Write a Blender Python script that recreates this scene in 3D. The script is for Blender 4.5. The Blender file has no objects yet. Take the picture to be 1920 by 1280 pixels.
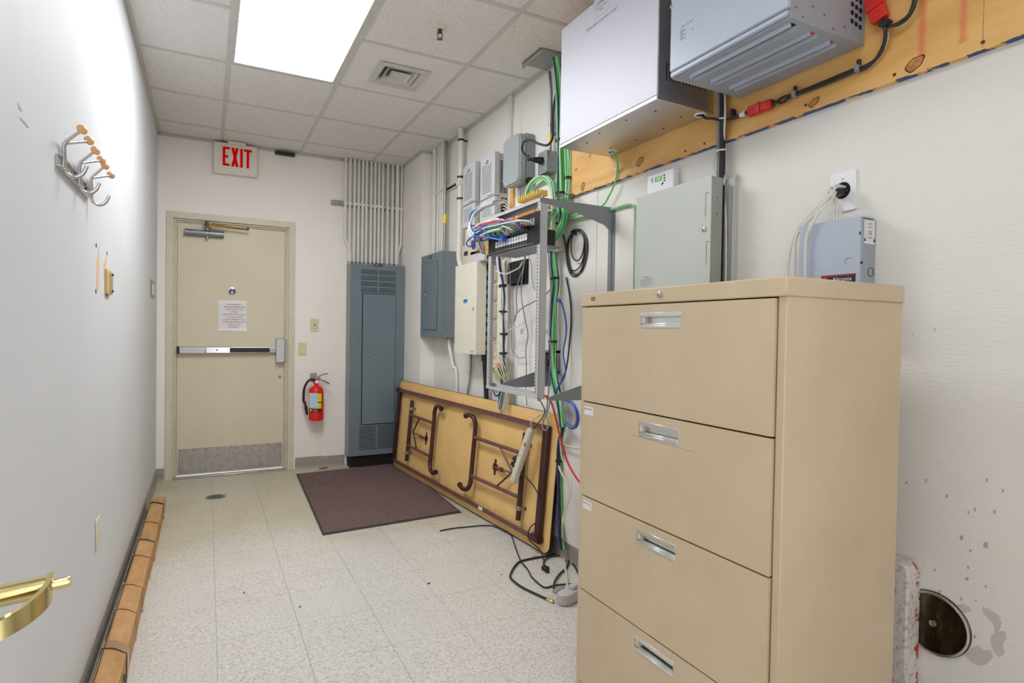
import bpy, bmesh, math, random
from mathutils import Vector, Matrix
random.seed(7)
S = bpy.context.scene
COL = S.collection

# ---------------------------------------------------------------- camera
CX, CZ = 0.35503, 1.22029
RT = Vector((0.89785811, -0.44001293, 0.01547393))
UP = Vector((-0.00644042, 0.02201589, 0.99973688))
FW = Vector((0.44023782, 0.89772152, -0.01693328))
FOC, PPX, PPY = 1064.545, 910.491, 638.822
cam_d = bpy.data.cameras.new('camera')
cam_d.sensor_fit = 'HORIZONTAL'
cam_d.sensor_width = 36.0
cam_d.lens = FOC * 36.0 / 1920.0
cam_d.shift_x = (960 - PPX) / 1920.0
cam_d.shift_y = (PPY - 640) / 1920.0
cam_d.clip_start = 0.02
cam_d.clip_end = 60
cam = bpy.data.objects.new('camera', cam_d)
COL.objects.link(cam)
cam.matrix_world = Matrix(((RT.x, UP.x, -FW.x, CX), (RT.y, UP.y, -FW.y, 0.0), (RT.z, UP.z, -FW.z, CZ), (0, 0, 0, 1)))
S.camera = cam

# ---------------------------------------------------------------- world, exposure
S.view_settings.view_transform = 'Standard'
S.view_settings.look = 'None'
S.view_settings.gamma = 1.0
S.view_settings.use_curve_mapping = False
S.view_settings.exposure = 0.6
w = bpy.data.worlds.new('world')
S.world = w
w.use_nodes = True
w.node_tree.nodes['Background'].inputs[0].default_value = (0.93, 0.96, 1.0, 1)
w.node_tree.nodes['Background'].inputs[1].default_value = 1.4
LAMP = 12.3          # strength of the visible ceiling troffer's diffuser

# ---------------------------------------------------------------- measured room
D = 5.118           # back wall
W = 2.092           # right wall
J = 1.968           # thicker far stretch of the right wall
JY = 4.54
H = 2.724           # ceiling
FY = -0.20          # wall behind the camera
T = 0.6096
G0 = 0.452          # first ceiling grid line from the left wall
R0 = 0.319          # first grid line from the back wall

def ray(u, v):
    return FW + RT * ((u - PPX) / FOC) - UP * ((v - PPY) / FOC)
C0 = Vector((CX, 0, CZ))
def ax(u, v, x):    # the point a sight line meets on the plane X = x
    d = ray(u, v); return C0 + d * ((x - C0.x) / d.x)
def ay(u, v, y):
    d = ray(u, v); return C0 + d * ((y - C0.y) / d.y)
def az(u, v, z=0.0):
    d = ray(u, v); return C0 + d * ((z - C0.z) / d.z)

# ---------------------------------------------------------------- materials
def lin(c):
    o = []
    for v in c:
        v = v / 255.0
        o.append(v / 12.92 if v <= 0.04045 else ((v + 0.055) / 1.055) ** 2.4)
    return (o[0], o[1], o[2], 1.0)
MATS = {}
class NT:
    def __init__(s, name):
        s.m = bpy.data.materials.new(name); s.m.use_nodes = True
        s.t = s.m.node_tree; s.b = s.t.nodes['Principled BSDF']
        s.co = s.t.nodes.new('ShaderNodeTexCoord').outputs['Object']
        s.geo = s.t.nodes.new('ShaderNodeNewGeometry').outputs['Position']
    def n(s, typ, **kw):
        nd = s.t.nodes.new(typ)
        for k, v in kw.items():
            setattr(nd, k, v)
        return nd
    def l(s, a, b): s.t.links.new(a, b)
    def noise(s, scale, detail=3, rough=.55, vec=None, stretch=None):
        v = vec if vec is not None else s.geo
        if stretch:
            mp = s.n('ShaderNodeMapping'); s.l(v, mp.inputs[0]); mp.inputs['Scale'].default_value = stretch; v = mp.outputs[0]
        nd = s.n('ShaderNodeTexNoise'); nd.inputs['Scale'].default_value = scale
        nd.inputs['Detail'].default_value = detail; nd.inputs['Roughness'].default_value = rough
        s.l(v, nd.inputs['Vector']); return nd.outputs['Fac']
    def voro(s, scale, stretch=None, out='Distance', vec=None, randomness=1.0):
        v = vec if vec is not None else s.geo
        if stretch:
            mp = s.n('ShaderNodeMapping'); s.l(v, mp.inputs[0]); mp.inputs['Scale'].default_value = stretch; v = mp.outputs[0]
        nd = s.n('ShaderNodeTexVoronoi'); nd.inputs['Scale'].default_value = scale
        s.l(v, nd.inputs['Vector']); return nd.outputs[out]
    def ramp(s, fac, stops, interp='LINEAR'):
        nd = s.n('ShaderNodeValToRGB'); nd.color_ramp.interpolation = interp
        e = nd.color_ramp.elements
        while len(e) < len(stops): e.new(0.5)
        for i, (p, c) in enumerate(stops):
            e[i].position = p; e[i].color = c if len(c) == 4 else (c[0], c[1], c[2], 1)
        s.l(fac, nd.inputs[0]); return nd.outputs[0]
    def math(s, op, a, b=None, clamp=False):
        nd = s.n('ShaderNodeMath', operation=op); nd.use_clamp = clamp
        for i, x in enumerate((a, b)):
            if x is None: continue
            if isinstance(x, (int, float)): nd.inputs[i].default_value = x
            else: s.l(x, nd.inputs[i])
        return nd.outputs[0]
    def mix(s, fac, a, b, mode='MIX'):
        nd = s.n('ShaderNodeMix', data_type='RGBA', blend_type=mode)
        for sock, x in ((nd.inputs[0], fac), (nd.inputs[6], a), (nd.inputs[7], b)):
            if isinstance(x, (int, float)): sock.default_value = x
            elif isinstance(x, tuple): sock.default_value = x
            else: s.l(x, sock)
        return nd.outputs[2]
    def xyz(s, v=None):
        nd = s.n('ShaderNodeSeparateXYZ'); s.l(v if v is not None else s.geo, nd.inputs[0]); return nd.outputs
    def bump(s, h, strength=.3, dist=.002):
        nd = s.n('ShaderNodeBump'); nd.inputs['Strength'].default_value = strength; nd.inputs['Distance'].default_value = dist
        s.l(h, nd.inputs['Height']); s.l(nd.outputs[0], s.b.inputs['Normal'])
    def base(s, c):
        if isinstance(c, tuple): s.b.inputs['Base Color'].default_value = c
        else: s.l(c, s.b.inputs['Base Color'])
    def pr(s, rough=.5, metal=0.0):
        s.b.inputs['Roughness'].default_value = rough; s.b.inputs['Metallic'].default_value = metal

def mat(name, rgb, rough=.5, metal=0.0, var=.05, scale=9.0, bump=0.0, bscale=250.0, stretch=None):
    """a painted, plastic or metal surface with a little wear in its colour and fine relief"""
    if name in MATS: return MATS[name]
    n = NT(name); n.pr(rough, metal)
    c = lin(rgb)
    lo = tuple(x * (1 - var) for x in c[:3]) + (1,)
    hi = tuple(min(1, x * (1 + var)) for x in c[:3]) + (1,)
    n.base(n.ramp(n.noise(scale, 4, stretch=stretch), [(.3, lo), (.7, hi)]))
    if bump: n.bump(n.noise(bscale, 2, stretch=stretch), bump, .001)
    MATS[name] = n.m; return n.m

def mat_wall(name, rgb, rough_bump=.35, marks=None, hstretch=None):
    n = NT(name); n.pr(.62)
    c = lin(rgb)
    col = n.ramp(n.noise(1.3, 4), [(.3, tuple(x * .965 for x in c[:3])), (.7, tuple(min(1, x * 1.02) for x in c[:3]))])
    f = n.ramp(n.voro(14, (1, 1, 1)), [(.0, (1, 1, 1)), (.016, (1, 1, 1)), (.03, (0, 0, 0))])
    g = n.math('MULTIPLY', f, n.ramp(n.noise(.9, 2), [(.55, (0, 0, 0)), (.62, (1, 1, 1))]))
    col = n.mix(n.math('MULTIPLY', g, .35), col, lin((120, 115, 108)))
    if marks:        # scuffs and knocks on the low part of the right-hand wall
        x, y, z = n.xyz()
        m = n.math('MULTIPLY', n.math('LESS_THAN', y, 1.05), n.math('LESS_THAN', z, 1.25))
        s1 = n.ramp(n.voro(17, (1, 1.6, .8)), [(.0, (1, 1, 1)), (.10, (1, 1, 1)), (.14, (0, 0, 0))])
        s2 = n.ramp(n.noise(3.5, 2), [(.50, (0, 0, 0)), (.56, (1, 1, 1))])
        k = n.math('MULTIPLY', n.math('MULTIPLY', s1, s2), m)
        col = n.mix(n.math('MULTIPLY', k, .4), col, lin((140, 136, 130)))
    n.base(col)
    h = n.noise(70, 4, .6, stretch=hstretch)
    n.bump(h, rough_bump, .002)
    MATS[name] = n.m; return n.m

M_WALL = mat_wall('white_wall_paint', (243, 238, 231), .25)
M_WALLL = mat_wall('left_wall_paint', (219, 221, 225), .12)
M_WALLR = mat_wall('plywood_wall_paint', (234, 231, 225), .75, marks=True, hstretch=(1, .35, 3.2))

def mk_ceiling():
    n = NT('mineral_fibre_tile'); n.pr(.9)
    c = lin((238, 234, 231))
    sp = n.noise(230, 2, .7)
    col = n.ramp(sp, [(.36, lin((186, 180, 176))), (.46, c), (.8, lin((240, 236, 232)))])
    n.base(col); n.bump(sp, .5, .002); return n.m
M_CEIL = mk_ceiling()
def mk_floor():
    n = NT('vinyl_composition_tile'); n.pr(.34)
    oi = n.n('ShaderNodeObjectInfo')
    seed = n.math('MULTIPLY', oi.outputs['Random'], 19.0)
    cb = n.n('ShaderNodeCombineXYZ'); n.l(seed, cb.inputs[0]); n.l(seed, cb.inputs[2])
    va = n.n('ShaderNodeVectorMath', operation='ADD'); n.l(n.geo, va.inputs[0]); n.l(cb.outputs[0], va.inputs[1])
    v = va.outputs[0]
    base = n.ramp(n.noise(150, 4, .75, vec=v, stretch=(.7, 1.0, 1)), [(.33, lin((148, 143, 136))), (.45, lin((205, 200, 193))), (.58, lin((221, 217, 210))), (.8, lin((236, 233, 228)))])
    dark = n.ramp(n.voro(60, (.55, 1.4, 1), vec=v), [(0, (1, 1, 1)), (.09, (1, 1, 1)), (.15, (0, 0, 0))])
    gate = n.ramp(n.noise(11, 2, vec=v), [(.52, (0, 0, 0)), (.58, (1, 1, 1))])
    col = n.mix(n.math('MULTIPLY', n.math('MULTIPLY', dark, gate), .75), base, lin((96, 88, 80)))
    light = n.ramp(n.voro(38, (.6, 1.3, 1), vec=v), [(0, (1, 1, 1)), (.12, (1, 1, 1)), (.2, (0, 0, 0))])
    col = n.mix(n.math('MULTIPLY', light, .3), col, lin((243, 240, 232)))
    # old yellowed wax and dirt towards the exit door
    x, y, z = n.xyz()
    r = n.math('ADD', y, n.math('MULTIPLY', n.noise(2.2, 3), 1.3))
    wax = n.ramp(n.math('MULTIPLY', r, .1), [(.37, (0, 0, 0)), (.45, (1, 1, 1))])
    col = n.mix(n.math('MULTIPLY', wax, .62), col, lin((222, 213, 172)), 'MULTIPLY')
    grime = n.math('MULTIPLY', n.ramp(n.noise(3.2, 6, .7), [(.48, (0, 0, 0)), (.75, (1, 1, 1))]), n.ramp(n.math('MULTIPLY', y, .1), [(.2, (.12, .12, .12)), (.46, (.55, .55, .55)), (.5, (1, 1, 1))]))
    col = n.mix(n.math('MULTIPLY', grime, .6), col, lin((150, 138, 112)))
    n.base(col); n.bump(n.noise(60, 2), .05, .001); return n.m
M_FLOOR = mk_floor()
def mk_ply(name, marks=False):
    n = NT(name); n.pr(.5)
    co = n.geo
    wob = n.noise(1.7, 3, stretch=(1, .5, 2.2))
    x, y, z = n.xyz()
    g = n.math('ADD', n.math('MULTIPLY', z, 9.0), n.math('ADD', n.math('MULTIPLY', wob, 5.0), n.math('MULTIPLY', y, 1.2)))
    s = n.math('FRACT', g)
    tri = n.math('ABSOLUTE', n.math('SUBTRACT', s, .5))
    fine = n.noise(26, 5, .7, stretch=(1, .12, 2.5))
    k = n.math('ADD', n.math('MULTIPLY', tri, .9), n.math('MULTIPLY', fine, .55))
    col = n.ramp(k, [(.1, lin((214, 160, 88))), (.5, lin((228, 178, 104))), (.9, lin((238, 194, 124)))])
    if marks:
        edge = n.math('LESS_THAN', z, n.math('ADD', 1.9325, n.math('MULTIPLY', n.noise(40, 2), .009)))
        col = n.mix(n.math('MULTIPLY', edge, n.math('GREATER_THAN', n.noise(16, 2), .47)), col, lin((60, 74, 120)))
        for y0, y1 in ((.871, 1.0), (.779, 1.0)):
            dd = n.math('ABSOLUTE', n.math('SUBTRACT', y, y0))
            dd = n.math('ADD', dd, n.math('MULTIPLY', n.noise(30, 3), .012))
            red = n.ramp(n.math('MULTIPLY', dd, 10), [(.08, (1, 1, 1)), (.2, (0, 0, 0))])
            hi = n.math('GREATER_THAN', z, n.math('ADD', 1.962, n.math('MULTIPLY', n.noise(9, 2), .02)))
            col = n.mix(n.math('MULTIPLY', n.math('MULTIPLY', red, hi), .6), col, lin((226, 96, 66)))
    n.base(col); n.bump(fine, .25, .001); return n.m
M_PLY = mk_ply('orange_plywood', True)
M_PLY2 = mk_ply('bare_plywood')
def mk_brushed(name, rgb, rough, axis=(1, 40, 1), var=.10, metal=1.0):
    n = NT(name); n.pr(rough, metal)
    c = lin(rgb)
    f = n.noise(9, 4, .6, stretch=axis)
    n.base(n.ramp(f, [(.25, tuple(v * (1 - var) for v in c[:3])), (.75, tuple(min(1, v * (1 + var)) for v in c[:3]))]))
    n.bump(f, .08, .0008); return n.m
M_ALU = mk_brushed('brushed_aluminium', (205, 205, 210), .38, (1, 40, 1.5))
M_STEEL = mk_brushed('stainless_steel', (190, 188, 186), .34, (1, 1, 30))
M_KICK = mk_brushed('scuffed_steel_plate', (176, 172, 168), .42, (3, 3, 3), .22)
M_CHROME = mk_brushed('chrome', (205, 205, 208), .16, (1, 1, 1), .03)
M_GALV = mk_brushed('galvanised_steel', (160, 164, 166), .45, (6, 6, 6), .12)
M_BRASS = mk_brushed('polished_brass', (216, 200, 142), .16, (1, 1, 1), .04)
M_BRONZE = mk_brushed('bronze_arm', (118, 90, 48), .35, (1, 1, 1), .1)
def mk_mat():
    n = NT('brown_carpet_pile'); n.pr(.95)
    a = n.noise(190, 3, .8); b = n.noise(5, 4, .7)
    c = n.ramp(a, [(.32, lin((62, 46, 46))), (.52, lin((116, 93, 92))), (.75, lin((172, 148, 145)))])
    n.base(n.mix(n.ramp(b, [(.4, (0, 0, 0)), (.75, (.45, .45, .45))]), c, lin((128, 104, 98))))
    n.bump(a, 1.0, .006); return n.m
M_CARPET = mk_mat()
def mk_beige():
    n = NT('beige_enamel'); n.pr(.42)
    c = n.ramp(n.noise(2.6, 5, .7), [(.3, lin((199, 178, 146))), (.7, lin((211, 191, 160)))])
    x, y, z = n.xyz()
    def line(z0, ya, yb, sl):
        zz = n.math('SUBTRACT', n.math('SUBTRACT', z, z0), n.math('MULTIPLY', n.math('SUBTRACT', y, ya), sl))
        zz = n.math('ABSOLUTE', n.math('ADD', zz, n.math('MULTIPLY', n.math('SUBTRACT', n.noise(24, 2), .5), .006)))
        a = n.math('LESS_THAN', zz, .0009)
        return n.math('MULTIPLY', a, n.math('MULTIPLY', n.math('GREATER_THAN', y, ya), n.math('LESS_THAN', y, yb)))
    k = line(.925, 1.04, 1.27, .02)
    front = n.math('LESS_THAN', x, 1.47)
    c = n.mix(n.math('MULTIPLY', n.math('MULTIPLY', k, front), .6), c, lin((128, 110, 84)))
    n.base(c); n.bump(n.noise(600, 1), .08, .0005); return n.m
M_BEIGE = mk_beige()
def mk_card():
    n = NT('brown_cardboard'); n.pr(.8)
    f = n.noise(6, 5, .65, stretch=(3, 1, 3))
    n.base(n.ramp(f, [(.3, lin((172, 128, 80))), (.7, lin((204, 160, 106)))]))
    n.bump(n.noise(30, 3, stretch=(1, .4, 1)), .4, .003); return n.m
M_CARD = mk_card()
def mk_slab():
    n = NT('rusty_white_paint'); n.pr(.75)
    f = n.noise(70, 5, .7)
    c = n.ramp(f, [(.3, lin((150, 138, 128))), (.48, lin((222, 214, 208))), (.8, lin((235, 228, 224)))])
    x, y, z = n.xyz()
    r = n.ramp(n.noise(34, 3, .6), [(.52, (0, 0, 0)), (.57, (1, 1, 1))])
    edge = n.math('MULTIPLY', n.math('LESS_THAN', y, .858), n.math('GREATER_THAN', x, 2.066))
    c = n.mix(n.math('MULTIPLY', r, edge), c, lin((176, 70, 34)))
    n.base(c); n.bump(f, .7, .003); return n.m
M_SLAB = mk_slab()
def mk_cover():
    n = NT('tarnished_cover_steel'); n.pr(.22, .9)
    f = n.noise(13, 5, .7, stretch=(1, 2.5, .5))
    n.base(n.ramp(f, [(.3, lin((38, 30, 22))), (.55, lin((84, 72, 56))), (.8, lin((150, 140, 124)))])); return n.m
M_COVER = mk_cover()
def glow(name, rgb, strength):
    n = NT(name); n.base(lin(rgb))
    n.b.inputs['Emission Color'].default_value = (.965, .985, 1, 1) if sum(rgb) > 700 else lin(rgb)
    n.b.inputs['Emission Strength'].default_value = strength; return n.m
M_LAMP = glow('lit_diffuser', (255, 255, 255), LAMP)
M_FILL_LAMP = glow('added_fill_diffuser', (255, 255, 254), 3.2)  # weaker glow of the added fill panel
M_LCD = glow('lit_green_display', (120, 190, 110), .25)

M_GRID = mat('grid_white_enamel', (206, 202, 197), .45)
M_BB = mat('grey_vinyl_base', (150, 145, 136), .45, var=.08)
M_DOOR = mat('putty_door_paint', (218, 207, 182), .42, var=.035, scale=3)
M_FRAME = mat('putty_frame_paint', (212, 203, 182), .4, var=.05)
M_WPIPE = mat('white_painted_conduit', (224, 219, 211), .42, var=.03)
M_GREY = mat('blue_grey_enamel', (112, 126, 134), .42, var=.05, scale=4)
M_GREYL = mat('light_grey_blue_enamel', (178, 188, 204), .35, var=.03)
M_GREYI = mat('inverter_grey_enamel', (158, 164, 178), .38, var=.03)
M_RACK = mat('rack_grey_paint', (186, 186, 188), .42, var=.04)
M_RACKD = mat('rack_arm_grey', (136, 138, 144), .42, var=.04)
M_CREAM = mat('cream_enamel', (228, 222, 204), .4, var=.03)
M_KSU = mat('pale_grey_plastic', (196, 196, 198), .5, var=.03)
M_KSUD = mat('grey_plastic_grille', (118, 118, 124), .55, var=.05)
M_SAGE = mat('sage_grey_enamel', (190, 196, 188), .42, var=.03, scale=3)
M_SAGED = mat('sage_grey_steel', (158, 160, 154), .42, var=.06)
M_BOXG = mat('grey_polymer', (158, 166, 166), .5, var=.03)
M_ALMOND = mat('almond_plastic', (224, 210, 168), .4, var=.03)
M_WHITE = mat('white_plastic', (238, 238, 242), .4, var=.02)
M_PAPER = mat('white_paper', (232, 228, 230), .8, var=.03)
M_PAPER3 = mat('grey_label_paper', (205, 206, 216), .6)
M_PAPER2 = mat('pale_blue_paper', (190, 208, 222), .8, var=.03)
M_BLACK = mat('black_plastic', (26, 26, 28), .4, var=.2)
M_DARK = mat('dark_gap', (16, 15, 14), .8, var=.2)
M_INK = mat('black_ink', (44, 44, 48), .7)
M_REDINK = mat('dark_red_ink', (120, 40, 52), .7)
M_EXITR = mat('exit_red', (255, 10, 0), .9)
M_EXITR.node_tree.nodes['Principled BSDF'].inputs['Specular IOR Level'].default_value = .05
M_RED = mat('extinguisher_red', (224, 28, 22), .28, var=.05)
M_REDP = mat('red_connector_plastic', (214, 44, 34), .45)
M_REDC = mat('red_cable_jacket', (214, 40, 44), .4)
M_YEL = mat('yellow_label', (246, 220, 40), .5)
M_YELC = mat('yellow_cable_jacket', (226, 200, 80), .5)
M_GSTREAK = mat('green_highlight_jacket', (160, 226, 160), .4)  # paler green painted in for the highlight streaks on the bundles
M_GREEN = mat('green_cable_jacket', (112, 206, 122), .42, var=.12, scale=30)
M_TEAL = mat('teal_cable_jacket', (60, 168, 140), .42, var=.1)
M_BLUE = mat('blue_cable_jacket', (50, 92, 190), .42, var=.1)
M_BLUED = mat('dark_blue_cable_jacket', (44, 58, 120), .42, var=.1)
M_GCAB = mat('grey_cable_jacket', (142, 142, 146), .45, var=.1)
M_WCAB = mat('white_cable_jacket', (222, 218, 212), .45, var=.05)
M_CCAB = mat('cream_cable_jacket', (214, 206, 180), .45, var=.05)
M_BCAB = mat('black_cable_jacket', (42, 40, 44), .38, var=.2)
M_ORNG = mat('orange_block', (238, 176, 88), .5)
M_YBLK = mat('yellow_pvc_block', (232, 196, 104), .5)
M_BLOGO = mat('blue_print', (40, 74, 160), .5)
M_HARD = mat('tan_hardboard', (236, 194, 126), .6, var=.05, scale=7)
M_EDGE = mat('dark_table_edge', (38, 30, 30), .4)
M_MAROON = mat('maroon_enamel', (68, 32, 34), .32, var=.12, scale=20)
M_DUSTY = mat('dusty_maroon_enamel', (112, 74, 72), .55, var=.15, scale=20)
M_WOODK = mat('varnished_wood_knob', (222, 166, 110), .3, var=.08)
M_TORN = mat('torn_plaster_paper', (222, 194, 160), .85, var=.08)
M_RUBBER = mat('mat_rubber_edge', (58, 56, 50), .6)
M_CHIP = mat('bare_plaster_chip', (206, 197, 193), .85, var=.05)
M_KNOT = mat('dark_knot_wood', (190, 132, 70), .6, var=.4, scale=60)
M_KNOTD = mat('knot_ring_bark', (92, 48, 22), .7, var=.3, scale=60)
M_LEAF = mat('brown_wood_scrap', (138, 98, 66), .8, var=.3, scale=60)
M_TAPE = mat('brown_glossy_tape', (160, 128, 98), .15, var=.15)
M_OLIVE = mat('green_marker_ink', (44, 68, 40), .7)
M_CONC = mat('mortar_grey', (170, 166, 158), .9, var=.15, scale=20, bump=.8, bscale=60)
M_PALE = mat('pale_grey_adapter', (196, 188, 190), .45, var=.04)
M_BEIGEB = mat('beige_block_plastic', (206, 194, 176), .55, var=.05)
M_HAND = mk_brushed('satin_aluminium_pull', (222, 224, 220), .3, (1, 10, 1), .06)

# ---------------------------------------------------------------- mesh building
class MB:
    def __init__(s): s.v = []; s.f = []
    def add(s, vs, fs):
        o = len(s.v); s.v += [tuple(x) for x in vs]; s.f += [tuple(i + o for i in f) for f in fs]; return s
    def box(s, x0, y0, z0, x1, y1, z1):
        x0, x1 = sorted((x0, x1)); y0, y1 = sorted((y0, y1)); z0, z1 = sorted((z0, z1))
        return s.add([(x0, y0, z0), (x1, y0, z0), (x1, y1, z0), (x0, y1, z0), (x0, y0, z1), (x1, y0, z1), (x1, y1, z1), (x0, y1, z1)],
                     [(0, 3, 2, 1), (4, 5, 6, 7), (0, 1, 5, 4), (1, 2, 6, 5), (2, 3, 7, 6), (3, 0, 4, 7)])
    def obox(s, c, ex, ey, ez):        # box by centre and three half-axis vectors
        c, ex, ey, ez = map(Vector, (c, ex, ey, ez))
        vs = [c + a * ex + b * ey + d * ez for d in (-1, 1) for a, b in ((-1, -1), (1, -1), (1, 1), (-1, 1))]
        return s.add(vs, [(0, 3, 2, 1), (4, 5, 6, 7), (0, 1, 5, 4), (1, 2, 6, 5), (2, 3, 7, 6), (3, 0, 4, 7)])
    def prism(s, poly, axis, a, b):    # polygon extruded along an axis; poly in the two other axes (cyclic order)
        def mk(p, t):
            if axis == 'x': return (t, p[0], p[1])
            if axis == 'y': return (p[0], t, p[1])
            return (p[0], p[1], t)
        n = len(poly)
        vs = [mk(p, a) for p in poly] + [mk(p, b) for p in poly]
        return s.add(vs, [tuple(range(n - 1, -1, -1)), tuple(range(n, 2 * n))] + [(i, (i + 1) % n, n + (i + 1) % n, n + i) for i in range(n)])
    def tube(s, pts, r, n=8, sub=5, closed=False, caps=True):
        P = [Vector(p) for p in pts]
        if sub > 1 and len(P) > 2:
            Q = []
            m = len(P)
            rng = range(m if closed else m - 1)
            for i in rng:
                p1, p2 = P[i], P[(i + 1) % m]
                p0 = P[i - 1] if (i or closed) else p1 * 2 - p2
                p3 = P[(i + 2) % m] if (closed or i + 2 < m) else p2 * 2 - p1
                for k in range(sub):
                    t = k / sub
                    Q.append(.5 * ((2 * p1) + (p2 - p0) * t + (2 * p0 - 5 * p1 + 4 * p2 - p3) * t * t + (3 * p1 - p0 - 3 * p2 + p3) * t ** 3))
            if not closed: Q.append(P[-1])
            P = Q
        m = len(P); rr = r if isinstance(r, (list, tuple)) else None
        tg = [((P[(i + 1) % m] if (closed or i < m - 1) else P[i]) - (P[i - 1] if (closed or i) else P[i])).normalized() for i in range(m)]
        nrm = tg[0].orthogonal().normalized(); vs = []
        for i in range(m):
            nrm = (nrm - tg[i] * nrm.dot(tg[i])).normalized(); b = tg[i].cross(nrm)
            ri = rr[min(len(rr) - 1, int(i * (len(rr) - 1) / max(1, m - 1) + .5))] if rr else r
            vs += [P[i] + (nrm * math.cos(2 * math.pi * k / n) + b * math.sin(2 * math.pi * k / n)) * ri for k in range(n)]
        fs = []
        for i in range(m if closed else m - 1):
            a, c = i * n, ((i + 1) % m) * n
            fs += [(a + k, a + (k + 1) % n, c + (k + 1) % n, c + k) for k in range(n)]
        if caps and not closed: fs += [tuple(range(n - 1, -1, -1)), tuple((m - 1) * n + k for k in range(n))]
        return s.add(vs, fs)
    def cyl(s, p0, p1, r, n=16, r2=None):
        p0, p1 = Vector(p0), Vector(p1); t = (p1 - p0).normalized(); a = t.orthogonal().normalized(); b = t.cross(a)
        r2 = r if r2 is None else r2
        vs = [p0 + (a * math.cos(2 * math.pi * k / n) + b * math.sin(2 * math.pi * k / n)) * r for k in range(n)] + \
             [p1 + (a * math.cos(2 * math.pi * k / n) + b * math.sin(2 * math.pi * k / n)) * r2 for k in range(n)]
        return s.add(vs, [tuple(range(n - 1, -1, -1)), tuple(range(n, 2 * n))] + [(k, (k + 1) % n, n + (k + 1) % n, n + k) for k in range(n)])
    def lathe(s, c, axis, prof, n=24):  # prof: list of (radius, distance along axis)
        c = Vector(c); t = Vector(axis).normalized(); a = t.orthogonal().normalized(); b = t.cross(a); vs = []
        for r, h in prof:
            vs += [c + t * h + (a * math.cos(2 * math.pi * k / n) + b * math.sin(2 * math.pi * k / n)) * r for k in range(n)]
        m = len(prof); fs = []
        for i in range(m - 1):
            fs += [(i * n + k, i * n + (k + 1) % n, (i + 1) * n + (k + 1) % n, (i + 1) * n + k) for k in range(n)]
        return s.add(vs, fs + [tuple(range(n - 1, -1, -1)), tuple((m - 1) * n + k for k in range(n))])
    def ring(s, c, axis, r, tr, n=24, k=8):
        c = Vector(c); t = Vector(axis).normalized(); a = t.orthogonal().normalized(); b = t.cross(a)
        return s.tube([c + (a * math.cos(2 * math.pi * i / n) + b * math.sin(2 * math.pi * i / n)) * r for i in range(n)], tr, k, 1, True)
    def rbox(s, axis, a0, a1, u0, v0, u1, v1, r, n=4, corners=(1, 1, 1, 1)):   # rounded-rectangle prism
        poly = []
        for ci, (cx, cy, st) in enumerate(((u1 - r, v1 - r, 0), (u0 + r, v1 - r, 1), (u0 + r, v0 + r, 2), (u1 - r, v0 + r, 3))):
            if corners[ci]:
                for k in range(n + 1):
                    t = (st + k / n) * math.pi / 2; poly.append((cx + r * math.cos(t), cy + r * math.sin(t)))
            else:
                poly.append(((u1 if st in (0, 3) else u0), (v1 if st in (0, 1) else v0)))
        return s.prism(poly, axis, a0, a1)
    def text(s, body, size, org, right, up, depth=.0004, align='CENTER', sx=1.0):
        c = bpy.data.curves.new('lettering', 'FONT'); c.body = body; c.size = 1.0; c.align_x = align; c.align_y = 'CENTER'; c.resolution_u = 2
        o = bpy.data.objects.new('lettering', c); COL.objects.link(o)
        bpy.context.view_layer.update()
        me = bpy.data.meshes.new_from_object(o.evaluated_get(bpy.context.evaluated_depsgraph_get()))
        R, U = Vector(right).normalized(), Vector(up).normalized(); N = R.cross(U)
        vs = [Vector(org) + R * (v.co.x * size * sx) + U * (v.co.y * size) + N * depth for v in me.vertices]
        s.add(vs, [tuple(p.vertices) for p in me.polygons])
        bpy.data.objects.remove(o); bpy.data.curves.remove(c); bpy.data.meshes.remove(me)
        return s
    def build(s, name, m, parent=None, label=None, cat=None, group=None, kind=None, bevel=0.0, smooth=True, segs=1):
        me = bpy.data.meshes.new(name)
        org = Vector(parent['_o']) if parent is not None else None
        if org is None:
            xs = [v[0] for v in s.v]; ys = [v[1] for v in s.v]; zs = [v[2] for v in s.v]
            org = Vector(((min(xs) + max(xs)) / 2, (min(ys) + max(ys)) / 2, min(zs)))
        me.from_pydata([(v[0] - org.x, v[1] - org.y, v[2] - org.z) for v in s.v], [], s.f)
        bm = bmesh.new(); bm.from_mesh(me)
        bmesh.ops.recalc_face_normals(bm, faces=bm.faces)
        if bevel:
            bmesh.ops.bevel(bm, geom=[e for e in bm.edges if len(e.link_faces) == 2 and e.calc_face_angle(0) > .6], offset=bevel, segments=segs, affect='EDGES', clamp_overlap=True)
        bm.to_mesh(me); bm.free()
        if smooth:
            me.shade_smooth(); me.set_sharp_from_angle(angle=.65)
        me.materials.append(m)
        o = bpy.data.objects.new(name, me); COL.objects.link(o)
        if parent is not None:
            o.parent = parent
        else:
            o.location = org
        o['_o'] = tuple(org)
        tag(o, label, cat, group, kind)
        return o
def tag(o, label=None, cat=None, group=None, kind=None):
    if label: o['label'] = label
    if cat: o['category'] = cat
    if group: o['group'] = group
    if kind: o['kind'] = kind
    return o
def thing(name, label, cat, loc, group=None, kind=None):
    o = bpy.data.objects.new(name, None); COL.objects.link(o); o.location = loc; o['_o'] = tuple(loc)
    o.empty_display_size = .05
    return tag(o, label, cat, group, kind)
def piece(name, me, parent, loc, lab=None):
    """one more object on shared mesh data, placed in its parent's frame (loc is in the room)"""
    o = bpy.data.objects.new(name, me); COL.objects.link(o); o.parent = parent
    g = Vector(parent['_o']); o.location = Vector(loc) - g; o['_o'] = tuple(loc)
    if lab: o['label'] = lab
    return o
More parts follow.
